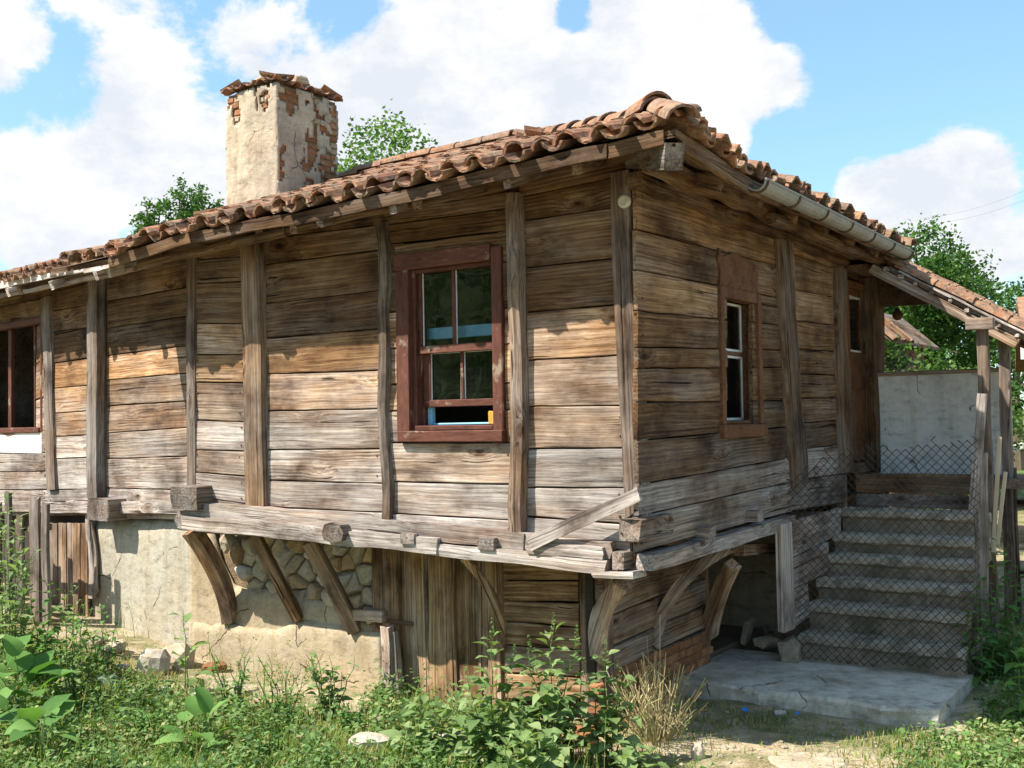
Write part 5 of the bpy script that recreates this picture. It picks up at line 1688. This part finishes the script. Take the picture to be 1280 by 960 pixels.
plant('pigweed', G(690, 962), 'tallest broad leaved weed in the middle of the clump before the lower boarding', 'weed',
      [(0, 0, .95), (-.14, .05, .80), (.16, .03, .86), (.05, -.14, .55), (-.08, .1, .7), (.24, -.05, .5), (-.22, -.05, .45)], PW, 34, (.62, 1.12), 'broad leaved weeds before the cellar', True)
plant('pigweed', G(618, 962), 'broad leaved weed on the left of the clump, right before the cellar door', 'weed',
      [(0, 0, .92), (-.15, .0, .62), (.13, .03, .75), (-.05, -.1, .5), (-.26, .03, .4)], PW, 33, (.62, 1.1), 'broad leaved weeds before the cellar', True)
plant('pigweed', G(758, 958), 'broad leaved weed on the right of the clump beside the dry tuft', 'weed',
      [(0, 0, .78), (.12, .02, .62), (-.12, -.03, .66), (.05, -.12, .45), (.2, -.02, .4)], PW, 31, (.6, 1.05), 'broad leaved weeds before the cellar', True)
plant('pigweed', G(528, 950), 'low spreading weed at the foot of the split door post', 'weed',
      [(0, 0, .42), (-.18, 0, .36), (.2, 0, .40), (.1, -.1, .28), (.30, .05, .5)], PW, 17, (.7, 1.05), 'broad leaved weeds before the cellar')
plant('pigweed', G(655, 990), 'short leafy weed in front of the tall clump near the bottom edge', 'weed',
      [(0, 0, .45), (-.15, 0, .38), (.16, 0, .42), (.32, .05, .38)], PW, 19, (.6, 1.0), 'broad leaved weeds before the cellar')
plant('pigweed', G(795, 985), 'small leafy weed at the bottom edge below the dry tuft', 'weed',
      [(0, 0, .30), (-.12, 0, .22), (.12, 0, .26)], PW, 15, (.5, .85), 'broad leaved weeds before the cellar')
plant('pigweed', G(232, 868), 'single upright weed growing from the rubble under the curved brace', 'weed',
      [(0, 0, .72), (.04, 0, .4)], PW, 9, (.75, 1.2), None)
NT_ = ('nettle', 'dock')
plant('nettle', G(1222, 855), 'nettle clump growing up against the foot of the porch post', 'nettle',
      [(0, 0, .95), (-.12, -.05, .75), (.12, .02, .9), (.02, -.15, .6), (.22, .1, .8), (-.2, -.1, .45), (.3, 0, .6)], NT_, 24, (.8, 1.4))
plant('nettle', G(1262, 845), 'taller nettle clump between the porch posts and the right edge', 'nettle',
      [(0, 0, 1.15), (.1, 0, .95), (-.1, .1, 1.3), (.22, .1, .8), (.02, -.12, .6)], NT_, 26, (.8, 1.4))
plant('sapling', G(1285, 905), 'bright yellow green young shoots at the right edge before the nettles', 'weed',
      [(0, 0, .75), (-.08, -.03, .55), (.08, .05, .62)], ('nettle', 'bright'), 13, (1.0, 1.7))
plant('sapling', G(1205, 965), 'small bright green sprout in the grass at lower right', 'weed',
      [(0, 0, .26), (.1, .02, .18), (-.1, 0, .2)], ('nettle', 'bright'), 9, (.6, 1.0))
plant('sapling', G(872, 985), 'tiny bright sprout beside the pale pointed stone', 'weed',
      [(0, 0, .20), (.08, .02, .15), (-.06, 0, .16)], ('nettle', 'bright'), 8, (.5, .8))
LN = ('lance', 'weed')
plant('goosefoot', G(92, 880), 'tall bushy narrow leaved weed before the left gate', 'weed',
      [(0, 0, 1.0), (.1, 0, .85), (-.1, 0, .8), (.18, 0, .55), (-.16, 0, .6), (.03, -.1, .7), (.25, .05, .6)], LN, 38, (.9, 1.5), None)
plant('goosefoot', G(20, 860), 'dark narrow leaved weed climbing on the left paling fence', 'weed',
      [(0, 0, 1.5), (.1, 0, 1.2), (-.12, 0, 1.4), (-.25, 0, 1.0), (.2, 0, .7), (-.05, 0, .9)], LN, 40, (1.3, 2.2), None)
plant('goosefoot', G(150, 905), 'low narrow leaved weed at the edge of the rubble on the left', 'weed',
      [(0, 0, .4), (.1, 0, .35), (-.12, 0, .42), (.2, 0, .28)], LN, 22, (.8, 1.4), None)
plant('nettle', G(58, 862), 'thick dark green nettles in front of the left palings', 'nettle',
      [(0, 0, .95), (-.15, 0, .8), (.15, .05, .85), (.3, 0, .65), (-.3, .05, .7), (.05, -.15, .6), (.4, .05, .5)], NT_, 26, (.9, 1.5))
plant('nettle', G(128, 842), 'lower nettles at the foot of the left board gate', 'nettle',
      [(0, 0, .6), (-.15, 0, .5), (.12, .05, .45), (-.3, 0, .55)], NT_, 20, (.8, 1.3))
plant('vine', G(8, 820), 'pale green climbing vine leaning over the left palings', 'vine',
      [(0, 0, 1.55), (.12, .1, 1.3), (-.12, .05, 1.45), (.2, .1, 1.0), (-.2, 0, 1.2)], ('lance', 'weed'), 44, (1.4, 2.4), lean=.3)
BD = ('broad', 'dock')
plant('dock', G(22, 898), 'large broad leaved dock at the far left under the fence', 'dock',
      [(0, 0, .45), (.15, -.05, .35), (-.15, 0, .5), (.05, -.15, .25)], BD, 6, (.8, 1.2), 'broad leaved docks', grad=False, tilt=(-.9, .1))
plant('dock', G(52, 945), 'broad leaved dock near the lower left corner in front of the others', 'dock',
      [(0, 0, .32), (.12, -.05, .25), (-.13, 0, .3)], BD, 5, (.6, 1.0), 'broad leaved docks', grad=False, tilt=(-.9, .1))
plant('dock', G(248, 948), 'broad leaved dock in the middle of the low herbs at left', 'dock',
      [(0, 0, .25), (.10, -.02, .22), (-.10, 0, .2)], BD, 4, (.6, .9), 'broad leaved docks', grad=False, tilt=(-.8, .1))
for px, py, lab, hh in ((292, 900, 'bushy weed under the second brace, left of a row of three', .55), (352, 905, 'bushy weed under the third brace, middle of a row of three', .50), (412, 900, 'bushy weed before the plaster left of the split post', .52), (180, 930, 'low bushy herb in front of the white rubble block', .26), (330, 950, 'low leafy herb in the lower left foreground grass', .26), (445, 915, 'small leafy herb beside the flat white stone', .25)):
    plant('balm', G(px, py), lab, 'weed', [(rnd(-.22, .22), rnd(-.12, .12), hh * rnd(.7, 1.1)) for _ in range(11)], NT_ if px != 412 else PW, 11, (.5, .85) if px != 412 else (.45, .75), 'low bushy herbs')

def dry_tuft():
    base = G(822, 925)
    root = empty('dry_tuft', base)
    tag(root, 'dry straw coloured twiggy tuft between the leafy weeds and the slab', 'dry plant')
    paths = []
    for i in range(120):
        a, r = rnd(0, 6.3), rnd(.05, .42)
        h = rnd(.22, .62) * (1.15 - r)
        b0 = Vector((math.cos(a) * r * .25, math.sin(a) * r * .25, -.02))
        tp = Vector((math.cos(a) * r, math.sin(a) * r, h))
        pts = [b0 + (tp - b0) * f + Vector((rnd(-.015, .015), rnd(-.015, .015), .06 * f * (1 - f))) for f in (0, .33, .66, 1)]
        paths.append(pts)
        for f in (.55, .8):
            s = b0 + (tp - b0) * f
            paths.append([s, s + Vector((rnd(-.08, .08), rnd(-.08, .08), rnd(.03, .11)))])
    for dx in (.02, -.03):
        paths.append([Vector((dx, 0, 0)), Vector((dx * 1.5, .02, .45)), Vector((dx * 2, .03, .9 if dx > 0 else .75))])
    V, Fc = tubes(paths, .0032, 3)
    put('stalk', mk('stalk', V, Fc, M['dry'], False, [((i // 12) * 37 % 100) / 100 for i in range(len(V))]), WM[root], root)
dry_tuft()

# ground plants nobody could count: grass blades and small creeping leaves
def free(x, y):
    p = Vector((x, y, 0))
    d = p - FA.o
    v, t, o = -d.dot(FA.n), d.dot(FB.u), d.dot(FB.n)
    uA = d.dot(FA.u)
    dl = p - FL.o
    if uA < ku + .1:
        if dl.dot(FL.n) < .02: return False
    else:
        if v > SET - .08 and o < -.55: return False
        if v > 1.5 and o < 1.75 and t < 3.1: return False
        if t > 2.7 and o < 1.4: return False
    return True
def herb_density(x, y):
    """1 = lush (left), 0 = bare trodden earth (before the slab)"""
    n = noise.noise(Vector((x * .9, y * .9, 2.0))) + .5 * noise.noise(Vector((x * 2.5, y * 2.5, 5.0)))
    if x < -.4: base = .78
    elif x < .7: base = .95 - .85 * (x + .4) / 1.1
    elif x < 2.3: base = .10
    else: base = .10 + .6 * min(1, (x - 2.3) / .9)
    d = Vector((x, y, 0)) - FA.o
    wall = -d.dot(FA.n)
    if x < -1.2 and wall > -.95: base -= .95 * (wall + .95) / .9
    return base + .30 * n
def grass():
    V, Fc, tn = [], [], []
    made = 0
    while made < 52000:
        x, y = rnd(-6.2, 5.2), rnd(6.3, 12.3)
        if abs(x) > y * .52 + .2: 
            made += 0
            continue
        dn = herb_density(x, y)
        if rnd(0, 1) > dn + .12 or not free(x, y):
            made += .2
            continue
        made += 1
        z = gz(x, y)
        lush = max(0, min(1, dn))
        h = rnd(.03, .085) + .09 * lush * rnd(.2, 1)
        if x > .6: h *= .62
        a = rnd(0, 6.3)
        ln = rnd(.2, .8) * h
        wd = rnd(.003, .006)
        b = len(V)
        c, s = math.cos(a), math.sin(a)
        V += [(x - s * wd, y + c * wd, z - .01), (x + s * wd, y - c * wd, z - .01), (x + c * ln * .35 - s * wd * .8, y + s * ln * .35 + c * wd * .8, z + h * .6), (x + c * ln * .35 + s * wd * .8, y + s * ln * .35 - c * wd * .8, z + h * .6), (x + c * ln, y + s * ln, z + h)]
        Fc += [(b, b + 1, b + 3, b + 2), (b + 2, b + 3, b + 4)]
        dry = rnd(0, 1) < (.62 - .5 * lush)
        tv = rnd(.75, 1) if dry else rnd(.05, .62)
        tn += [tv] * 5
    tag(put('grass', mk('grass', V, Fc, M['grass'], False, tn), I4), 'short green and straw coloured grass on the yard', 'grass', kind='stuff')
grass()
CLEAR = [(G(465, 938), .30), (G(562, 942), .26), (G(870, 946), .15), (G(1010, 950), .35), (G(192, 840), .3), (G(220, 850), .3), (G(137, 862), .22)]
def clear(x, y):
    return all((x - p.x) ** 2 + (y - p.y + .12) ** 2 > r * r for p, r in CLEAR)
def creeping():
    V, Fc, tn = [], [], []
    for _ in range(6500):
        x, y = rnd(-6.0, 4.6), rnd(6.3, 12.0)
        if abs(x) > y * .52 + .2 or not free(x, y): continue
        dn = herb_density(x, y)
        if dn < rnd(.35, .8) or not clear(x, y): continue
        z = gz(x, y)
        hh = rnd(.06, .30) * (1 if x < .2 else .4) * (.45 + 1.2 * max(0, .5 + noise.noise(Vector((x * 1.4, y * 1.4, 40)))))
        tone_ = max(0, min(1, rnd(.0, .75) + .5 * noise.noise(Vector((x * 1.1, y * 1.1, 60))) + (.3 if rnd(0, 1) < .06 else 0)))
        for k in range(int(26 * rnd(.5, 1.1))):
            r, a = rnd(0, .13), rnd(0, 6.3)
            c = Vector((x + r * math.cos(a), y + r * math.sin(a), z + hh * rnd(.1, 1) * (1 - r * 3)))
            L, Wd = rnd(.022, .055), rnd(.010, .024)
            b2, el = rnd(0, 6.3), rnd(-.3, .9)
            d = Vector((math.cos(b2) * math.cos(el), math.sin(b2) * math.cos(el), math.sin(el)))
            s = Vector((-math.sin(b2), math.cos(b2), rnd(-.4, .4))) * Wd
            b = len(V)
            V += [c, c + d * L * .5 + s, c + d * L, c + d * L * .5 - s]
            Fc.append((b, b + 1, b + 2, b + 3))
            tv = max(0, min(1, tone_ + rnd(-.2, .2)))
            tn += [tv] * 4
    tag(put('ground_cover', mk('ground_cover', V, Fc, M['cover'], False, tn), I4), 'dense low green herbs covering the left of the yard', 'ground cover', kind='stuff')
creeping()
def straw():
    V, Fc, tn = [], [], []
    for _ in range(7000):
        x, y = rnd(-5.5, 4.2), rnd(6.4, 11.8)
        if abs(x) > y * .52 + .2 or not free(x, y): continue
        if herb_density(x, y) > rnd(.2, 1.0): continue
        z = gz(x, y) + rnd(.002, .03)
        a, L, e = rnd(0, 6.3), rnd(.04, .14), rnd(-.05, .3)
        d = Vector((math.cos(a), math.sin(a), e)) * L
        s = Vector((-math.sin(a), math.cos(a), 0)) * rnd(.0015, .0035)
        c = Vector((x, y, z))
        b = len(V)
        V += [c - s, c + s, c + d + s * .5, c + d - s * .5]
        Fc.append((b, b + 1, b + 2, b + 3))
        tn += [rnd(.7, 1)] * 4
    tag(put('straw', mk('straw', V, Fc, M['grass'], False, tn), I4), 'dry straw litter scattered on the bare earth', 'straw', kind='stuff')
straw()
def stalks():
    V, Fc, tn = [], [], []
    for _ in range(2600):
        x, y = rnd(-5.6, 1.2), rnd(6.4, 11.6)
        if abs(x) > y * .52 + .2 or not free(x, y) or not clear(x, y): continue
        if noise.noise(Vector((x * 1.3, y * 1.3, 77))) < rnd(-.35, .35): continue
        h, a = rnd(.12, .42), rnd(0, 6.3)
        p0 = Vector((x, y, gz(x, y)))
        p1 = p0 + Vector((math.cos(a) * h * .2, math.sin(a) * h * .2, h * .6))
        p2 = p0 + Vector((math.cos(a) * h * rnd(.3, .6), math.sin(a) * h * rnd(.3, .6), h))
        w_ = Vector((-math.sin(a), math.cos(a), 0)) * rnd(.0014, .003)
        b = len(V)
        V += [p0 - w_, p0 + w_, p1 + w_, p1 - w_, p2 + w_ * .4, p2 - w_ * .4]
        Fc += [(b, b + 1, b + 2, b + 3), (b + 3, b + 2, b + 4, b + 5)]
        tv = rnd(.3, 1) if rnd(0, 1) < .7 else rnd(.05, .3)
        tn += [tv] * 6
        if rnd(0, 1) < .5:      # seed head
            for k in range(9):
                c = p2 + Vector((rnd(-.012, .012), rnd(-.012, .012), rnd(-.05, .02)))
                b = len(V)
                V += [c, c + Vector((rnd(-.014, .014), rnd(-.014, .014), rnd(.004, .02))), c + Vector((rnd(-.014, .014), rnd(-.014, .014), rnd(-.01, .014)))]
                Fc.append((b, b + 1, b + 2)); tn += [tv] * 3
    tag(put('dry_stalks', mk('dry_stalks', V, Fc, M['grass'], False, tn), I4), 'thin dry stalks and seed heads standing among the herbs', 'dry grass', kind='stuff')
stalks()
def pebbles():
    V, Fc = [], []
    for _ in range(1500):
        x, y = rnd(-4.5, 4.2), rnd(6.4, 11.5)
        if abs(x) > y * .52 + .2 or not free(x, y) or herb_density(x, y) > rnd(.3, .9): continue
        r = rnd(.006, .022)
        vv, ff = bevbox(-r, r, -r * rnd(.6, 1), r * rnd(.6, 1), -r * .6, r * .6, r * .4, r * .25)
        Wp = Matrix.Translation((x, y, gz(x, y) + r * .2)) @ Matrix.Rotation(rnd(0, 6), 4, 'Z')
        b = len(V)
        V += [Wp @ p for p in vv]
        Fc += [tuple(b + i for i in f) for f in ff]
    tag(put('pebbles', mk('pebbles', V, Fc, M['stone']), I4), 'small pebbles and crumbs of earth in the trodden soil', 'pebbles', kind='stuff')
pebbles()

# loose stones, rubble and litter
def boulder(px, py, sx, sy, sz, mat, label, rz=0.0, tilt=0.0, group=None, cat='stone', name='stone', lift=.4):
    P = G(px, py)
    n, m_ = 10, 6
    sd = rnd(0, 99)
    rings = []
    for j in range(1, m_):
        th = math.pi * j / m_
        r = []
        for i in range(n):
            a = 2 * math.pi * i / n
            d = Vector((math.cos(a) * math.sin(th), math.sin(a) * math.sin(th), -math.cos(th)))
            q = max(abs(d.x), abs(d.y), abs(d.z))
            d = d * (1 + .45 * (1 / q - 1)) * (1 + .28 * noise.noise(d * 1.6 + Vector((sd, 0, 0))))
            r.append(Vector((d.x * sx, d.y * sy, d.z * sz)))
        rings.append(r)
    V, Fc = loft(rings)
    o = put(name, mk(name, V, Fc, mat), Matrix.Translation((P.x, P.y, P.z + sz * lift)) @ Matrix.Rotation(rz, 4, 'Z') @ Matrix.Rotation(tilt, 4, 'Y'))
    return tag(o, label, cat, group)
SWM, SM = M['stone_white'], M['stone']
boulder(192, 840, .15, .14, .16, SWM, 'largest whitish rubble block leaning against the grey plaster', .3, .15)
boulder(222, 832, .17, .15, .14, SM, 'tan rubble block right beside the whitish block', -.3, -.1)
boulder(140, 815, .14, .10, .06, SM, 'tan stone under the broken corner of the grey plaster', .2, -.3)
boulder(118, 806, .13, .10, .05, M['concrete_old'], 'dark stone at the hole beside the left gate', -.2, -.35)
boulder(465, 938, .17, .10, .085, SWM, 'flat whitish stone in the grass left of the leafy weeds', .1)
boulder(562, 942, .13, .11, .11, SWM, 'rounded white stone in the grass before the cellar door', -.2, -.2)
boulder(872, 948, .045, .04, .075, SM, 'small pale pointed stone standing on the bare earth', .3, .1)
boulder(1010, 952, .26, .2, .02, SM, 'broad flat pale stone sunk in the trodden earth', .1, 0, lift=.1)
boulder(715, 930, .15, .10, .09, M['brick'], 'reddish brick lump hidden behind the leafy weeds', .1)
boulder(790, 905, .14, .09, .06, M['brick'], 'broken brick lump at the foot of the dry tuft', .5)
boulder(470, 905, .07, .07, .05, SM, 'small tan stone at the foot of the split post', .4)
boulder(268, 838, .12, .09, .055, M['brick'], 'reddish brick fragment lying in the rubble under the curved brace', .4)
boulder(172, 862, .09, .05, .04, SM, 'small tan stone before the whitish block', -.5)
boulder(975, 892, .05, .03, .02, SWM, 'thin white pebble before the slab beside the blue scrap', .2)
def crumple(px, py, s, mat, label, cat, name):
    P = G(px, py)
    n = 7
    V = [Vector(((i / (n - 1) - .5) * s, (j / (n - 1) - .5) * s * .8, .30 * s * noise.noise(Vector((i * .9, j * .9, px))) + .35 * s * (j / (n - 1)))) for j in range(n) for i in range(n)]
    Fc = [(j * n + i, j * n + i + 1, (j + 1) * n + i + 1, (j + 1) * n + i) for j in range(n - 1) for i in range(n - 1)]
    V += [v - Vector((0, 0, .004)) for v in V]
    k = n * n
    Fc += [tuple(k + q for q in f[::-1]) for f in Fc]
    tag(put(name, mk(name, V, Fc, mat), Matrix.Translation((P.x, P.y, P.z + .03)) @ Matrix.Rotation(rnd(-1, 1), 4, 'Z')), label, cat)
for px, py, a_, lab in ((150, 838, .06, 'small grey stone between the tan stone and the whitish block'), (205, 866, .05, 'small stone at the front of the rubble heap'), (300, 868, .07, 'small stone under the plaster before the second brace'), (345, 880, .05, 'little stone in the herbs under the third brace'), (250, 872, .06, 'small tan stone before the reddish brick fragment'), (100, 838, .06, 'small stone in the weeds before the board gate')):
    boulder(px, py, a_ * 1.3, a_, a_ * .7, random.choice((SM, SWM, M['stone_tan'])), lab, rnd(-1, 1), rnd(-.2, .2))
crumple(137, 858, .17, M['paper'], 'crumpled white paper scrap lying in the weeds at left', 'litter', 'paper_scrap')
crumple(932, 893, .05, M['bluebit'], 'left scrap of blue plastic on the earth before the slab', 'litter', 'plastic_scrap')
crumple(997, 897, .035, M['bluebit'], 'right, smaller scrap of blue plastic before the slab', 'litter', 'plastic_scrap')

# trees
def tree(name, x, y, h, label, crown, mat='tree', nleaf=7000, lsize=.09, trunk_r=.12, group=None, limbs=7, cat='tree', z0=None):
    """crown: list of (dx, dy, z, rx, ry, rz) leaf masses"""
    zb = gz(x, y) if z0 is None else z0
    root = empty(name, (x, y, zb))
    tag(root, label, cat, group)
    W = WM[root]
    paths = [[Vector((rnd(-.1, .1) * f, rnd(-.1, .1) * f, h * .8 * f - .1)) for f in (0, .25, .5, .75, 1)]]
    for i in range(limbs):
        c = crown[i % len(crown)]
        s = Vector((0, 0, h * rnd(.3, .6)))
        e = Vector((c[0] + rnd(-.6, .6) * c[3], c[1] + rnd(-.6, .6) * c[4], c[2] + rnd(-.1, .7) * c[5]))
        paths.append([s + (e - s) * f + Vector((rnd(-.1, .1), rnd(-.1, .1), rnd(0, .15))) * f for f in (0, .33, .66, 1)])
    V, Fc = tubes(paths[:1], lambda f: trunk_r * (1.1 - .85 * f), 8)
    v2, f2 = tubes(paths[1:], lambda f: trunk_r * .4 * (1.05 - .9 * f), 5)
    b = len(V)
    put('trunk', mk('trunk', V + v2, Fc + [tuple(b + q for q in f) for f in f2], M['bark']), W, root)
    V, Fc, tn = [], [], []
    vol = [c[3] * c[4] * c[5] for c in crown]
    tot = sum(v ** .67 for v in vol)
    for c, vv in zip(crown, vol):
        n = int(nleaf * vv ** .67 / tot)
        twigs = []
        for _ in range(max(6, n // 26)):
            while True:
                d = Vector((rnd(-1, 1), rnd(-1, 1), rnd(-1, 1)))
                if .05 < d.length < 1: break
            d = d.normalized() * (d.length ** .45) * rnd(.75, 1.12)
            twigs.append((Vector((c[0] + d.x * c[3], c[1] + d.y * c[4], c[2] + d.z * c[5])), d.normalized(), rnd(0, 1)))
        for _ in range(n):
            p, dr, tw = random.choice(twigs)
            sp = min(c[3], c[4], c[5]) * .16 + .06
            q = p + dr * rnd(-.2, .45) * sp * 2 + Vector((random.gauss(0, 1), random.gauss(0, 1), random.gauss(0, .8))) * sp * .55
            L = lsize * rnd(.6, 1.25)
            a = Vector((rnd(-1, 1), rnd(-1, 1), rnd(-.8, .6))).normalized()
            s = a.cross(Vector((rnd(-1, 1), rnd(-1, 1), rnd(-1, 1)))).normalized() * L * .3
            b = len(V)
            V += [q, q + a * L * .45 + s, q + a * L, q + a * L * .45 - s]
            Fc.append((b, b + 1, b + 2, b + 3))
            t_ = max(0, min(1, .15 + tw * .55 + rnd(-.18, .22)))
            tn += [t_] * 4
    put('crown', mk('crown', V, Fc, M[mat], False, tn), W, root)
    return root
def at(px, py, D):
    return CAMO + ray(px, py) * D
def tz(px, py, D): return at(px, py, D).z
def bigtree(px, D, ytop, wpx, label, name='leafy_tree', n=7000, ls=.09, mat='tree', blobs=6, base=None, cat='tree', group=None):
    P = at(px, 500, D)
    zt = tz(px, ytop, D)
    g = gz(P.x, P.y)
    h = zt - g
    r = wpx / 2 / 1350 * D
    cr = [(0, 0, h - r * .75, r * .6, r * .6, r * .62)]
    for i in range(blobs):
        a = 6.283 * i / blobs + rnd(-.4, .4)
        cr.append((math.cos(a) * r * .6, math.sin(a) * r * .6, h - r * rnd(1.0, 2.1), r * rnd(.40, .62), r * rnd(.40, .62), r * rnd(.40, .6)))
    return tree(name, P.x, P.y, h, label, cr, mat, n, ls, .10 + h * .015, group, cat=cat)
bigtree(492, 17.5, 140, 215, 'green tree crown rising behind the roof right of the chimney', n=20000, ls=.085, mat='tree_light', blobs=10)
bigtree(236, 20, 222, 70, 'thin wispy tree top showing behind the roof left of the chimney', n=2200, ls=.075, blobs=5)
bigtree(190, 21, 244, 50, 'low wispy tree top left of the thin one behind the roof', n=1400, ls=.075, blobs=4)
bigtree(1150, 21, 268, 180, 'tall dark green tree above the right end of the roof', n=26000, ls=.095, blobs=11)
bigtree(1085, 24, 330, 190, 'dark green tree filling the gap under the porch roof', n=14000, ls=.12, blobs=9)
bigtree(1222, 26, 340, 170, 'dark tree behind the porch roof at the right', n=6000, ls=.13)
bigtree(1272, 34, 345, 100, 'distant small tree top at the far right above the porch tiles', n=3500, ls=.15)
bigtree(1115, 15.2, 418, 170, 'pale flowering bush just behind the parapet on the left', 'leafy_bush', 6000, .075, 'tree_light', cat='bush')
bigtree(1195, 15.6, 425, 150, 'bright green bush just behind the parapet on the right', 'leafy_bush', 5000, .075, 'tree_light', cat='bush')
# trees across the lane behind the photographer, mirrored in the panes
LT = ((-24, -3, 12, 4.6, 'nearest'), (-21, -10.5, 13, 4.8, 'second'), (-29, 4.5, 12, 4.6, 'widest'), (-17, -17, 13, 5.0, 'third'), (-35, 12, 11, 4.4, 'farthest'), (17, -13, 11, 4.6, 'right hand'), (24, -6, 11, 4.6, 'outer right'), (26, 3, 9.5, 4.0, 'last right'))
for i, (x, y, h, r, nm) in enumerate(LT):
    cr = [(0, 0, h - r * .8, r * .7, r * .7, r * .7)] + [(math.cos(a) * r * .6, math.sin(a) * r * .6, h - r * rnd(1.0, 2.0), r * .65, r * .65, r * .65) for a in (0, 1.3, 2.5, 3.8, 5.1)] + [(math.cos(a) * r * .5, math.sin(a) * r * .5, r * rnd(.35, .9), r * .7, r * .7, r * .6) for a in (.5, 2.6, 4.6)]
    tree('lane_tree', x, y, h, 'broad leafy tree across the lane outside the picture, ' + nm + ' one', cr, 'tree', 15000, .19, .2, 'trees across the lane')
